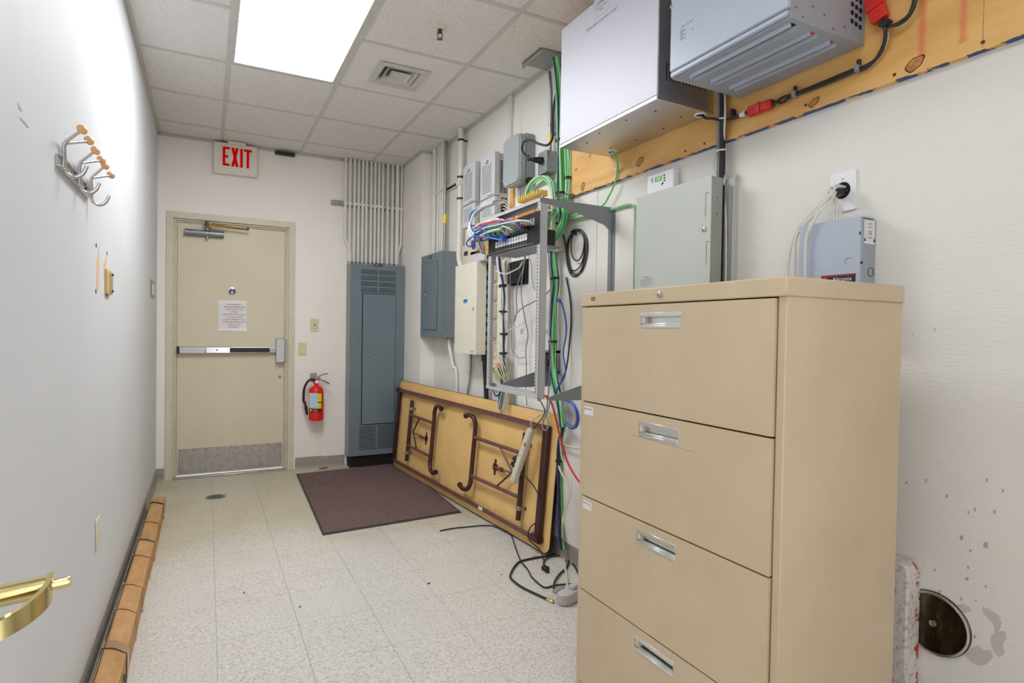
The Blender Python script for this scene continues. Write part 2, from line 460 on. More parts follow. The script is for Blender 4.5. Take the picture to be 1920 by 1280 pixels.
def shared(mb, name, m, bevel=0.0):
    me = bpy.data.meshes.new(name); me.from_pydata(mb.v, [], mb.f)
    bm = bmesh.new(); bm.from_mesh(me); bmesh.ops.recalc_face_normals(bm, faces=bm.faces)
    if bevel: bmesh.ops.bevel(bm, geom=list(bm.edges), offset=bevel, segments=1, affect='EDGES', clamp_overlap=True)
    bm.to_mesh(me); bm.free(); me.shade_smooth(); me.set_sharp_from_angle(angle=.65); me.materials.append(m); return me
X_, Y_, Z_ = Vector((1, 0, 0)), Vector((0, 1, 0)), Vector((0, 0, 1))

# ================================================================ ROOM SHELL
floor = MB().box(-.12, FY - .6, -.06, W + .12, D + .15, -.004).build('floor', mat('dark_tile_bed', (110, 104, 96), .8), kind='structure')
fx = [0.0, .0906] + [.3954 + .3048 * k for k in range(6)] + [W]
fy = [FY] + [2.11 + .3048 * k for k in range(-7, 10)] + [D]
fy = [v for i, v in enumerate(fy) if i == 0 or v > FY + .02]
cache = {}
for i in range(len(fx) - 1):
    for j in range(len(fy) - 1):
        a, b = fx[i + 1] - fx[i], fy[j + 1] - fy[j]
        k = (round(a, 3), round(b, 3))
        if a < .01 or b < .01: continue
        if k not in cache:
            g = .0006
            cache[k] = shared(MB().box(g, g, -.005, a - g, b - g, 0), 'floor_tile', M_FLOOR)
        piece('floor_tile', cache[k], floor, (fx[i], fy[j], 0))

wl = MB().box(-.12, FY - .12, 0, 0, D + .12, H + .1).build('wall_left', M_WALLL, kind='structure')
DX0, DX1, DZ = .098, .992, 2.088
wb = MB().box(0, D, 0, DX0, D + .12, H + .1).box(DX1, D, 0, W + .12, D + .12, H + .1).box(DX0, D, DZ, DX1, D + .12, H + .1).build('wall_back', M_WALL, kind='structure')
wr = MB().box(W, FY - .12, 0, W + .12, D + .12, H + .1).build('wall_right', M_WALLR, kind='structure')
wj = MB().box(J, JY, 0, W, D, H + .1).build('wall_corner', M_WALL, kind='structure')
wf = MB().box(0, FY - .12, 0, .36, FY, H + .1).box(1.30, FY - .12, 0, W, FY, H + .1).box(.36, FY - .12, 2.08, 1.30, FY, H + .1).build('wall_front', M_WALL, kind='structure')
# plywood sheets of the walls, with their joints
MB().box(1.272, D - .004, .095, 1.4695, D + .001, 1.845).build('wall_panel', M_WALL, wb)
MB().box(1.052, D - .0015, .095, 1.2715, D + .001, 1.845).build('wall_panel', M_WALL, wb)
for a, b in ((2.30, 3.078), (3.08, 4.078), (4.08, 4.478)):
    MB().box(W - .003, a + .001, .095, W + .001, b - .001, 2.6 if b < 4.2 else 1.16).build('wall_panel', M_WALLR, wr)

ceil = MB().box(-.01, FY - .1, H + .02, W + .01, D + .01, H + .08).build('ceiling', mat('ceiling_void', (120, 118, 116), .9), kind='structure')
gx = [0.0, G0, G0 + T, G0 + 2 * T, W]
gy = [D, D - R0] + [D - R0 - T * k for k in range(1, 9)] + [FY]
gy = [v for v in gy if v >= FY]
lights = [(1, 3), (1, 4), (1, 7), (1, 8)]       # grid cells (column, row) the visible and the added troffer fill
vent_cell = (2, 3)
VX, VY = 1.367, 3.292
cache = {}
for i in range(4):
    for j in range(len(gy) - 1):
        if (i, j + 0) in lights: continue
        a, b = gx[i + 1] - gx[i], gy[j] - gy[j + 1]
        if b < .05: continue
        if gx[i] < VX < gx[i + 1] and gy[j + 1] < VY < gy[j]:      # tile cut round the diffuser
            h = .12; x0, x1, y0, y1 = gx[i], gx[i + 1], gy[j + 1], gy[j]
            m = MB()
            for q in ((x0, y0, VX - h, y1), (VX + h, y0, x1, y1), (VX - h, y0, VX + h, VY - h), (VX - h, VY + h, VX + h, y1)):
                m.box(q[0], q[1], H + .002, q[2], q[3], H + .016)
            m.build('ceiling_tile', M_CEIL, ceil); continue
        k = (round(a, 3), round(b, 3))
        if k not in cache: cache[k] = shared(MB().box(.004, .004, 0, a - .004, b - .004, .014), 'ceiling_tile', M_CEIL)
        piece('ceiling_tile', cache[k], ceil, (gx[i], gy[j + 1], H + .003 + random.uniform(-.0005, .001)))
for x in gx[1:4]:
    MB().box(x - .012, FY, H - .001, x + .012, D, H + .003).box(x - .001, FY, H + .003, x + .001, D, H + .03).build('grid_bar', M_GRID, ceil)
for j, y in enumerate(gy[1:-1]):
    for i in range(4):
        if i == 1 and (j + 1) in (4, 8): continue
        MB().box(gx[i] + (.012 if i else 0), y - .012, H - .0005, gx[i + 1] - (.012 if i < 3 else 0), y + .012, H + .0035).build('grid_bar', M_GRID, ceil)
MB().box(0, FY, H - .02, .0015, D, H).box(0, FY, H - .0015, .022, D, H + .001).build('trim_1', M_GRID, kind='structure')
MB().box(0, D - .0015, H - .02, J, D, H).box(0, D - .022, H - .0015, J, D, H + .001).build('trim_2', M_GRID, kind='structure')
MB().box(W - .0015, FY, H - .02, W, JY, H).box(W - .022, FY, H - .0015, W, JY, H + .001).box(J - .0015, JY, H - .02, J, D, H).box(J - .022, JY, H - .0015, J, D, H + .001).box(J, JY - .0015, H - .02, W, JY, H).build('trim_3', M_GRID, kind='structure')

def cove(axis, a0, a1, face, sgn):
    h = .1
    prof = [(face, 0), (face + sgn * .014, 0), (face + sgn * .013, .004), (face + sgn * .006, .012), (face + sgn * .0035, .03), (face + sgn * .0035, h - .003), (face + sgn * .002, h), (face, h)]
    return prof
m = MB()
pr_ = cove('y', 0, 0, 0, 1)
m.prism([(p[0], p[1]) for p in pr_], 'y', FY, D)
m.build('baseboard_left', M_BB, kind='structure')
m = MB()
for a, b in ((.0, .055), (1.045, 1.47)):
    m.prism([(p[0], p[1]) for p in cove('x', 0, 0, D, -1)], 'x', a, b)
m.build('baseboard_back', M_BB, kind='structure')
m = MB(); m.prism([(p[0], p[1]) for p in cove('y', 0, 0, W, -1)], 'y', FY, JY)
m.prism([(p[0], p[1]) for p in cove('y', 0, 0, J, -1)], 'y', JY, 4.965)
m.build('baseboard_right', M_BB, kind='structure')

# ---- lit troffer ahead and an added fill panel
def troffer(y0, label, lamp=None):
    x0, x1, y1 = G0 + .012, G0 + T - .012, y0 + 2 * T - .024
    t = thing('ceiling_light', label, 'ceiling light', ((x0 + x1) / 2, (y0 + y1) / 2, H))
    f = MB()
    f.box(x0, y0, H - .002, x0 + .02, y1, H + .018).box(x1 - .02, y0, H - .002, x1, y1, H + .018)
    f.box(x0 + .02, y0, H - .002, x1 - .02, y0 + .02, H + .018).box(x0 + .02, y1 - .02, H - .002, x1 - .02, y1, H + .018)
    f.build('frame', M_GRID, t)
    MB().box(x0 + .02, y0 + .02, H + .003, x1 - .02, y1 - .02, H + .008).build('diffuser', lamp or M_LAMP, t)
    return t
troffer(gy[5] + .012, 'large lit fluorescent panel in the tiled ceiling ahead')
troffer(gy[9] + .012, 'unseen fill panel added in the ceiling over the doorway end of the room', M_FILL_LAMP)  # added out of view to brighten the near walls and cabinet

# ---- air diffuser
t = thing('air_vent', 'square white air diffuser with stepped louvres in a ceiling tile', 'vent', (VX, VY, H))
def sqring(m, h0, z0, h1, z1, th=.004):
    vs = []
    for h, z in ((h0, z0), (h1, z1), (h1, z1 + th), (h0, z0 + th)):
        vs += [(VX - h, VY - h, z), (VX + h, VY - h, z), (VX + h, VY + h, z), (VX - h, VY + h, z)]
    fs = []
    for i in range(4):
        a, b = i * 4, ((i + 1) % 4) * 4
        fs += [(a + k, a + (k + 1) % 4, b + (k + 1) % 4, b + k) for k in range(4)]
    m.add(vs, fs)
m = MB(); sqring(m, .15, H - .006, .118, H - .010); sqring(m, .118, H - .010, .088, H + .030)
m.build('outer_frame', M_GRID, t)
m = MB(); sqring(m, .092, H - .004, .062, H + .022); m.build('middle_louvre', M_GRID, t)
m = MB(); sqring(m, .060, H - .004, .045, H + .006); m.box(VX - .046, VY - .046, H + .002, VX + .046, VY + .046, H + .006); m.build('centre_plate', M_GRID, t)
MB().box(VX - .119, VY - .119, H + .034, VX + .119, VY + .119, H + .036).build('dark_throat', M_DARK, t)

# ---- sprinkler
p = az(825, 52, H)
t = thing('sprinkler_head', 'small pendent fire sprinkler in a ceiling tile', 'sprinkler', (p.x, p.y, H))
MB().lathe((p.x, p.y, H + .002), (0, 0, -1), [(.038, 0), (.036, .004), (.022, .006), (.018, .010), (.012, .010)], 24).build('escutcheon', M_WPIPE, t)
MB().cyl((p.x, p.y, H - .01), (p.x, p.y, H - .026), .011, 12).build('body', M_BRONZE, t)
m = MB()
for sx in (-1, 1): m.tube([(p.x + sx * .010, p.y, H - .024), (p.x + sx * .013, p.y, H - .038), (p.x + sx * .004, p.y, H - .055)], .0025, 6)
m.build('frame_arms', M_BRONZE, t)
m = MB().cyl((p.x, p.y, H - .055), (p.x, p.y, H - .0565), .008, 12)
for k in range(10):
    a = k * math.pi / 5; m.obox((p.x + .012 * math.cos(a), p.y + .012 * math.sin(a), H - .056), (.005 * math.cos(a), .005 * math.sin(a), 0), (-.0018 * math.sin(a), .0018 * math.cos(a), 0), (0, 0, .0007))
m.build('deflector', mat('copper_deflector', (150, 84, 60), .35, .8), t)

# ================================================================ BACK DOOR
door = thing('door_1', None, None, (.545, D, 0), kind='structure')
F = MB()      # hollow-metal frame with a rebated stop
def fprof(o):  # (distance from outer edge, y)
    return [(0, D + .02), (0, D - .012), (.048, D - .012), (.048, D + .012), (.062, D + .012), (.062, D + .05)]
ox0, ox1, oz = .062, 1.028, 2.126
for d, y in ((0, 0),):
    steps = [(0, .05, D - .012), (.05, .064, D + .008), (.064, .075, D + .024)]
    for a, b, y0 in steps:
        F.box(ox0 + a, y0, 0, ox0 + b, D + .12, oz - a); F.box(ox1 - b, y0, 0, ox1 - a, D + .12, oz - a)
        F.box(ox0 + b, y0, oz - b, ox1 - b, D + .12, oz - a)
F.build('door_frame', M_FRAME, door, bevel=.0015)
LX0, LX1, LZ = .137, .953, 2.046
MB().box(LX0 + .001, D + .036, .022, LX1 - .001, D + .08, LZ).build('door_leaf', M_DOOR, door, bevel=.002)
fy0 = D + .036
MB().box(LX0 + .012, fy0 - .0015, .03, LX1 - .012, fy0 + .001, .235).build('kick_plate', M_KICK, door)
MB().box(ox0 + .05, D - .01, 0, ox1 - .05, D + .12, .014).build('threshold', M_STEEL, door, bevel=.003)
m = MB()
for i in range(9): m.cyl((LX0 + .03 + i * .094, fy0 - .0035, .222), (LX0 + .03 + i * .094, fy0 - .001, .222), .0035, 8)
for i in range(9): m.cyl((LX0 + .03 + i * .094, fy0 - .0035, .045), (LX0 + .03 + i * .094, fy0 - .001, .045), .0035, 8)
m.build('kick_plate_screws', M_INK, door)
# door viewer
v = ay(435, 546, fy0)
vw = MB().lathe((v.x, fy0, v.z), (0, -1, 0), [(.033, 0), (.033, .004), (.024, .007)], 28).build('door_viewer', M_CHROME, door)
MB().lathe((v.x, fy0 - .0071, v.z), (0, -1, 0), [(.022, 0), (.020, .002)], 24).build('black_disc', M_BLACK, vw)
MB().lathe((v.x, fy0 - .0085, v.z - .008), (0, -1, 0), [(.010, 0), (.008, .004)], 16).build('lens', M_WHITE, vw)
m = MB().text('OPEN', .008, (v.x, fy0 - .0092, v.z + .010), X_, Z_); m.build('print', M_WHITE, vw)
v = ay(524, 706, fy0)
MB().lathe((v.x, fy0, v.z), (0, -1, 0), [(.014, 0), (.013, .004), (.008, .005)], 16).build('lock_cylinder', M_GALV, door)
# closer
c0 = ay(346, 433, fy0 - .03); c1 = ay(420, 441, fy0 - .03); zc = (c0.z + c1.z) / 2
cl = MB().box(c0.x, fy0 - .008, zc - .028, c1.x, fy0, zc + .028).build('door_closer', M_GALV, door, bevel=.003)
MB().cyl((c0.x + .008, fy0 - .034, zc), (c1.x - .008, fy0 - .034, zc), .024, 20).build('cylinder_body', mat('closer_grey', (146, 148, 152), .3, .5), cl)
m = MB().cyl((c0.x + .003, fy0 - .034, zc), (c0.x + .012, fy0 - .034, zc), .027, 20).cyl((c1.x - .012, fy0 - .034, zc), (c1.x - .003, fy0 - .034, zc), .025, 20)
for q in (.55, .66, .74, .82, .9): m.cyl((c0.x + (c1.x - c0.x) * q, fy0 - .034, zc), (c0.x + (c1.x - c0.x) * q + .008, fy0 - .034, zc), .0262, 20)
m.build('end_rings', M_GALV, cl)
px_ = ay(389, 430, fy0 - .03).x
MB().cyl((px_, fy0 - .034, zc - .042), (px_, fy0 - .034, zc + .05), .011, 14).build('spindle', M_GALV, cl)
b0 = ay(388, 417, D - .05); b1 = ay(466, 428, D - .05)
m = MB().obox(((b0.x + b1.x) / 2, D - .04, zc + .062), ((b1.x - b0.x) / 2, -.012, -.006), (0, .003, 0), (0, 0, .006))
m.obox(((px_ + b1.x) / 2, D - .03, zc + .055), ((b1.x - px_) / 2, .0, -.002), (0, .003, 0), (0, 0, .007)).cyl((b1.x - .004, D - .05, zc + .045), (b1.x - .004, D - .05, zc + .068), .009, 12)
m.build('folding_arm', M_BRONZE, cl)
MB().obox((b0.x + .01, D - .012, zc + .075), (.03, 0, 0), (0, .03, 0), (0, 0, .008)).cyl((b0.x, D - .04, zc + .05), (b0.x, D - .04, zc + .086), .012, 12).build('arm_bracket', M_BRONZE, cl)
# exit bar
a0 = ay(333, 657, fy0 - .03); a1 = ay(517, 655, fy0 - .03); zb = (a0.z + a1.z) / 2
eb = MB().rbox('x', a0.x + .002, a1.x, fy0 - .038, zb - .027, fy0, zb + .027, .006).build('exit_bar', M_STEEL, door)
xs = [ay(u, 657, fy0 - .04).x for u in (386, 431)]
MB().box(a0.x - .004, fy0 - .045, zb - .03, a0.x + .012, fy0, zb + .03).build('end_cap', M_BLACK, eb)
MB().box(a0.x + .012, fy0 - .046, zb - .026, xs[0] - .004, fy0 - .038, zb + .026).build('cover_plate', M_STEEL, eb, bevel=.002)
MB().box(xs[0], fy0 - .048, zb - .024, xs[1], fy0 - .038, zb + .024).build('bright_plate', M_CHROME, eb, bevel=.002)
MB().cyl((xs[0] + .08, fy0 - .050, zb), (xs[0] + .08, fy0 - .046, zb), .006, 12).build('dogging_hole', M_INK, eb)
xq = ay(505, 657, fy0 - .04).x
MB().box(xs[1] + .002, fy0 - .056, zb - .018, xq, fy0 - .038, zb + .018).build('push_pad', M_BLACK, eb, bevel=.004)
MB().box(xq + .002, fy0 - .045, zb - .02, a1.x - .008, fy0 - .038, zb + .02).build('pad_stop', M_PALE, eb, bevel=.002)
q0 = ay(517, 634, fy0 - .03); q1 = ay(533, 679, fy0 - .03)
MB().rbox('y', fy0 - .062, fy0, q0.x, q1.z, q1.x, q0.z, .012).build('latch_case', M_STEEL, eb, bevel=.004)
MB().box(q1.x, fy0 - .03, q1.z + .01, q1.x + .018, fy0, q0.z - .005).build('latch_bracket', M_GALV, eb)

# notice taped on the door
n0, n1 = ay(410, 563, fy0), ay(462, 620, fy0)
t = thing('paper_notice', 'white paper notice with red capitals taped on the exit door', 'notice', ((n0.x + n1.x) / 2, fy0 - .001, n1.z))
MB().box(n0.x, fy0 - .0022, n1.z, n1.x, fy0 - .0012, n0.z).build('sheet', M_PAPER, t)
m = MB()
L = ['ATTENTION!!!', "WE'RE EXPERIENCING", 'ISSUES WITH THIS', 'DOOR.', 'PLEASE BE SURE DOOR', 'IS CLOSED AND', 'LOCKED BEHIND YOU', 'WHEN ENTERING AND', 'EXITING THE', 'BUILDING.']
hh = (n0.z - n1.z)
for i, s_ in enumerate(L): m.text(s_, .0165, ((n0.x + n1.x) / 2 + .012, fy0 - .0024, n0.z - hh * (.125 + i * .0835)), X_, Z_, .0004)
m.build('lettering', M_REDINK, t)
MB().box(n0.x - .004, fy0 - .0032, n0.z - .022, n1.x + .002, fy0 - .0025, n0.z + .003).build('tape', mat('clear_tape', (238, 234, 238), .2), t)
MB().box(n0.x - .003, fy0 - .0032, n1.z - .004, n1.x + .002, fy0 - .0025, n1.z + .020).build('tape', MATS['clear_tape'], t)

# ================================================================ OPEN DOOR WITH BRASS LEVER
ang = math.radians(14)
dv = Vector((-math.sin(ang), math.cos(ang), 0)); nv = Vector((math.cos(ang), math.sin(ang), 0))
fp = Vector((.183, .62, 0))
door2 = thing('door_2', None, None, (.387, FY, 0), kind='structure')
a = fp - dv * .84; b = fp + dv * .058
c_ = (a + b) / 2 - nv * .0225
MB().obox((c_.x, c_.y, 1.035), dv * ((b - a).length / 2), nv * .0225, (0, 0, 1.025)).build('door_leaf', mat('white_door_paint', (224, 224, 226), .4, var=.03), door2)
hz = .984
lv = MB().lathe((fp.x, fp.y, hz), nv, [(.033, 0), (.033, .004), (.027, .010), (.014, .012)], 32).build('lever_handle', M_BRASS, door2)
sp = Vector((fp.x, fp.y, hz))
MB().cyl(sp + nv * .012, sp + nv * .045, .0092, 24).build('shank', M_BRASS, lv)
# curved paddle: sweeps back from the shank's end towards the hinge side and down
pts = []
m = MB()
N_ = 14; vs = []
for i in range(N_ + 1):
    t_ = i / N_
    a_ = t_ * math.pi / 2
    a_ = t_ * math.pi * .60
    ctr = sp + nv * (.047 - .058 * (1 - math.cos(a_))) - dv * (.044 * math.sin(a_)) + Vector((0, 0, .001 - .024 * t_ ** 1.1))
    tn = (nv * (-.058 * math.sin(a_)) - dv * (.044 * math.cos(a_) + .0001)).normalized()
    side = Vector((0, 0, 1)); out = tn.cross(side).normalized()
    hw = .0105 - .0035 * t_; th = .0022
    for s1, s2 in ((-1, -1), (1, -1), (1, 1), (-1, 1)): vs.append(ctr + side * hw * s1 + out * th * s2)
fs = [(0, 3, 2, 1), tuple(N_ * 4 + k for k in range(4))]
for i in range(N_):
    fs += [(i * 4 + k, i * 4 + (k + 1) % 4, (i + 1) * 4 + (k + 1) % 4, (i + 1) * 4 + k) for k in range(4)]
m.add(vs, fs).build('paddle', M_BRASS, lv)
MB().lathe(sp + nv * .046, nv, [(.0052, 0), (.0052, .013), (.0044, .0155)], 20).box(*(sp + nv * .0575 - Vector((.001, .003, .004))), *(sp + nv * .0575 + Vector((.005, .003, .004)))).build('turn_button', M_BRASS, lv)
m = MB()
for z in (.25, 1.05, 1.85): m.cyl((.40, FY + .006, z - .05), (.40, FY + .006, z + .05), .007, 12)
m.build('hinges', M_BRASS, door2)

# ================================================================ BACK WALL THINGS
e0, e1 = ay(400, 264, D - .045), ay(483, 277, D - .045); e2 = ay(482, 330, D - .045)
zt = (e0.z + e1.z) / 2; zbm = e2.z
t = thing('exit_sign', 'white exit sign with red letters above the back door', 'exit sign', ((e0.x + e1.x) / 2, D, zbm))
MB().box(e0.x, D - .05, zbm - .012, e1.x, D, zt).build('housing', M_CREAM, t, bevel=.003)
MB().box(e0.x + .003, D - .056, zbm, e1.x - .003, D - .049, zt - .002).build('face_plate', mat('exit_face', (226, 222, 210), .45), t, bevel=.002)
cx_ = (e0.x + e1.x) / 2
MB().box(cx_ - .06, D - .075, zt - .012, cx_ + .075, D - .03, H - .002).build('mounting_canopy', M_CREAM, t, bevel=.004)
m = MB(); lz0, lz1 = zt - .185, zt - .034; ly0, ly1 = D - .0605, D - .0555; sw = .019
x0 = ay(417.5, 290, D - .055).x; x1 = ay(472, 290, D - .055).x; wd = x1 - x0
def bar(xa, za, xb, zb_): m.box(xa, ly0, za, xb, ly1, zb_)
E0, E1 = x0, x0 + wd * .235
bar(E0, lz0, E0 + sw, lz1); bar(E0 + sw, lz1 - .018, E1, lz1); bar(E0 + sw, (lz0 + lz1) / 2 - .009, E1 - .01, (lz0 + lz1) / 2 + .009); bar(E0 + sw, lz0, E1, lz0 + .018)
X0, X1 = x0 + wd * .29, x0 + wd * .545
for s1 in (0, 1):
    a_, b_ = (X0, X1 - sw) if s1 == 0 else (X1 - sw, X0)
    m.prism([(a_, lz0), (a_ + sw + .002, lz0), (b_ + sw, lz1), (b_ - .002, lz1)] if s1 == 0 else [(a_ - .002, lz0), (a_ + sw, lz0), (b_ + sw + .002, lz1), (b_, lz1)], 'y', ly0 - (.0003 if s1 else 0), ly1)
I0 = x0 + wd * .60; bar(I0, lz0, I0 + sw, lz1)
T0 = x0 + wd * .73; bar(T0, lz1 - .018, x1, lz1); bar((T0 + x1) / 2 - sw / 2, lz0, (T0 + x1) / 2 + sw / 2, lz1 - .018)
m.build('lettering', M_EXITR, t)

s0, s1 = ay(516, 281, D - .03), ay(553, 293, D - .03)
t = thing('motion_sensor', 'slim black sensor bar at the ceiling right of the exit sign', 'sensor', ((s0.x + s1.x) / 2, D, s1.z))
MB().box(s0.x, D - .04, s1.z - .002, s1.x, D, s1.z + .026).build('housing', M_BLACK, t, bevel=.004)
MB().box(s0.x + .006, D - .044, s1.z + .004, s1.x - .006, D - .039, s1.z + .014).build('lens_strip', mat('smoked_lens', (52, 52, 56), .12), t)
MB().cyl(((s0.x + s1.x) / 2, D - .03, s1.z - .005), ((s0.x + s1.x) / 2, D - .03, s1.z), .005, 10).build('adjuster', M_BLACK, t)

def plate(name, u0, v0, u1, v1, label, toggle):
    a_, b_ = ay(u0, v0, D - .004), ay(u1, v1, D - .004); x, z = (a_.x + b_.x) / 2, (a_.z + b_.z) / 2
    t = thing(name, label, 'wall plate', (x, D, z - .057))
    MB().box(x - .035, D - .0065, z - .057, x + .035, D - .001, z + .057).build('plate', M_ALMOND, t, bevel=.002)
    m = MB()
    for dz in ((-.042, .042) if not toggle else (-.03, .03)): MB().cyl((x, D - .0078, z + dz), (x, D - .006, z + dz), .0033, 10).build('screw', M_INK, t)
    if toggle:
        MB().ring((x, D - .0072, z), (0, 1, 0), .009, .0012, 20, 6).build('key_ring', M_INK, t)
        MB().box(x - .0015, D - .012, z - .006, x + .0015, D - .006, z + .006).build('key_slot', M_INK, t)
plate('light_switch', 583, 598, 597, 621, 'almond key switch plate right of the exit door, upper one', True)
plate('blank_plate', 559, 643, 574, 666, 'almond blank wall plate beside the door frame above the extinguisher', False)

# ---- fire extinguisher
ex, ey = ay(593, 740, D - .085).x, D - .085
z0 = ay(593, 787, D - .085).z; z1 = ay(593, 725, D - .085).z
t = thing('fire_extinguisher', 'red fire extinguisher hung on the back wall by the door', 'fire extinguisher', (ex, ey, z0))
R_ = .062
MB().lathe((ex, ey, z0), (0, 0, 1), [(R_ * .9, 0), (R_, .008), (R_, z1 - z0 - .045), (R_ * .93, z1 - z0 - .02), (R_ * .7, z1 - z0), (R_ * .32, z1 - z0 + .012), (R_ * .3, z1 - z0 + .03)], 36).build('cylinder', M_RED, t)
def wrap(zA, zB, ang0, ang1, r, name, mt, n=14):
    m = MB(); vs = []
    for i in range(n + 1):
        a_ = ang0 + (ang1 - ang0) * i / n
        for z, rr in ((zA, r), (zB, r), (zB, r - .001), (zA, r - .001)): vs.append((ex + rr * math.sin(a_), ey - rr * math.cos(a_), z))
    fs = [(0, 1, 2, 3), (n * 4 + 3, n * 4 + 2, n * 4 + 1, n * 4)]
    for i in range(n): fs += [(i * 4 + k, i * 4 + (k + 1) % 4, (i + 1) * 4 + (k + 1) % 4, (i + 1) * 4 + k) for k in range(4)]
    return m.add(vs, fs).build(name, mt, t)
hb = z1 - z0
ya_, yb_ = -1.0 - .35, .95 - .35
lab = wrap(z0 + .105, z0 + hb * .82, ya_, yb_, R_ + .001, 'yellow_label', M_YEL)
m = MB()
def lp(a_, z, r=R_ + .0022): return Vector((ex + r * math.sin(a_), ey - r * math.cos(a_), z))
for i in range(3):
    a_ = -.85 + i * .42; c_ = lp(a_, z0 + .142); rr = Vector((math.cos(a_), math.sin(a_), 0)); m.obox(c_, rr * .011, Vector((math.sin(a_), -math.cos(a_), 0)) * .0004, (0, 0, .013))
m.build('pictograms', M_WHITE, lab)
wrap(z0 + .155, z0 + .164, ya_, yb_, R_ + .0025, 'strap', M_BLACK)
wrap(z0 + .078, z0 + .104, ya_, yb_, R_ + .0016, 'black_band', M_BLACK)
m = MB(); a_ = -.25
m.text('Badger', .016, lp(a_, z0 + .091, R_ + .003), (math.cos(a_), math.sin(a_), 0), Z_)
m.cyl(lp(-.95, z0 + .091, R_), lp(-.95, z0 + .091, R_ + .0025), .009, 12)
m.build('band_lettering', M_WHITE, t)
cc = lp(-.5, z0 + hb * .62, R_ + .006); rr = Vector((math.cos(-.5), math.sin(-.5), 0))
MB().obox(cc, rr * .036, Vector((0, .0006, 0)), (0, 0, .062)).build('inspection_tag', M_PAPER2, t)
MB().text('+', .02, cc + Vector((0, -.002, 0)), rr, Z_).build('tag_print', M_INK, t)
MB().cyl((ex, ey, z1 + .012), (ex, ey, z1 + .065), .017, 16).build('valve', M_RED, t)
MB().cyl((ex, ey - .018, z1 + .045), (ex, ey - .024, z1 + .045), .013, 16).build('gauge', M_WHITE, t)
m = MB().obox((ex + .012, ey, z1 + .078), (.022, 0, 0), (0, .008, 0), (0, 0, .008))
m.tube([(ex + .01, ey, z1 + .085), (ex + .05, ey - .003, z1 + .105), (ex + .10, ey - .003, z1 + .112)], .005, 6)
m.tube([(ex + .01, ey, z1 + .065), (ex + .05, ey - .003, z1 + .055), (ex + .11, ey - .003, z1 + .022)], .005, 6)
m.build('squeeze_levers', M_CHROME, t)
MB().tube([(ex - .012, ey, z1 + .06), (ex - .06, ey, z1 + .06), (ex - .10, ey, z1 - .01), (ex - .105, ey, z1 - .12), (ex - .095, ey, z0 + .16), (ex - .085, ey, z0 + .11)], .010, 10).build('hose', M_BLACK, t)
MB().cyl((ex - .085, ey, z0 + .12), (ex - .075, ey, z0 + .05), .013, 12, .010).build('nozzle', M_BLACK, t)
MB().obox((ex - .012, D - .003, z1 + .075), (.028, 0, 0), (0, .0025, 0), (0, 0, .04)).obox((ex - .01, D - .035, z1 + .06), (.01, 0, 0), (0, .03, 0), (0, 0, .003)).build('wall_bracket', M_GALV, t)

# ---- tall electrical panel
PY = D - .15
pz0 = ay(657, 856, PY).z; pz1 = ay(657, 493, PY).z
PX0, PX1 = 1.470, J - .001
t = thing('electrical_panel', 'tall blue-grey electrical panelboard in the far corner under the conduits', 'electrical panel', ((PX0 + PX1) / 2, D, pz0))
MB().box(PX0, PY + .003, pz0, PX1, D, pz1).build('enclosure', mat('panel_side_grey', (146, 146, 138), .45), t)
MB().box(PX0 + .002, PY, pz0 + .002, PX1 - .001, PY + .004, pz1 + .002).build('cover', M_GREY, t, bevel=.001)
m = MB()
for u0, u1 in ((677, 708), (711.5, 742)):
    xa, xb = ay(u0, 520, PY).x, ay(u1, 520, PY).x
    for g in range(4):
        for k in range(3):
            z = pz1 - .052 - g * .053 - k * .014; m.box(xa, PY - .0006, z - .0028, xb, PY + .001, z + .0028)
    for k in range(13):
        z = pz0 + .255 - k * .0165; m.box(xa, PY - .0006, z - .003, xb, PY + .001, z + .003)
m.build('louvre_slots', M_DARK, t)['kind'] = 'stuff'
m = MB()
for u0, u1 in ((677, 708), (711.5, 742)):
    xa, xb = ay(u0, 520, PY).x, ay(u1, 520, PY).x
    for g in range(4):
        for k in range(3):
            z = pz1 - .052 - g * .053 - k * .014 - .0052; m.prism([(xa, z - .003), (xb, z - .003), (xb, z + .003), (xa, z + .003)], 'y', PY - .0035, PY - .0005)
m.build('louvre_lips', M_GREY, t)['kind'] = 'stuff'
dx0, dx1 = ay(680, 600, PY).x, ay(741, 600, PY).x; dz1 = ay(700, 551, PY).z; dz0 = ay(700, 794, PY).z
MB().box(dx0 - .006, PY - .0008, dz0 - .006, dx1 + .004, PY + .001, dz1 + .005).build('door_reveal', M_DARK, t)
dr = MB().box(dx0, PY - .012, dz0, dx1, PY - .001, dz1).build('panel_door', M_GREY, t, bevel=.003)
lk = ay(690, 668, PY)
MB().rbox('y', PY - .016, PY - .012, lk.x - .009, lk.z - .022, lk.x + .009, lk.z + .022, .003).build('latch', M_GALV, dr)
MB().cyl((lk.x, PY - .018, lk.z - .004), (lk.x, PY - .015, lk.z - .004), .005, 12).build('key_slot', M_INK, dr)
lp_ = ay(709.5, 497, PY)
MB().box(lp_.x - .037, PY - .002, lp_.z - .012, lp_.x + .037, PY, lp_.z + .012).build('nameplate', M_BLACK, t)
MB().text('PANEL  A', .014, (lp_.x, PY - .0022, lp_.z), X_, Z_).build('nameplate_lettering', M_WHITE, t)
m = MB()
for u, v_ in ((658, 516), (757, 521), (658, 709), (757, 705), (658, 828), (757, 634), (658, 634)):
    q = ay(u, v_, PY); q.x = min(max(q.x, PX0 + .014), PX1 - .014); m.cyl((q.x, PY - .004, q.z), (q.x, PY, q.z), .006, 10)
m.build('cover_screws', M_CHROME, t)
MB().box(PX0 + .02, PY + .02, 0, PX1 - .02, D, pz0).build('shaded_gap_block', M_DARK, t)  # dark block standing in for the shade in the gap under the panel

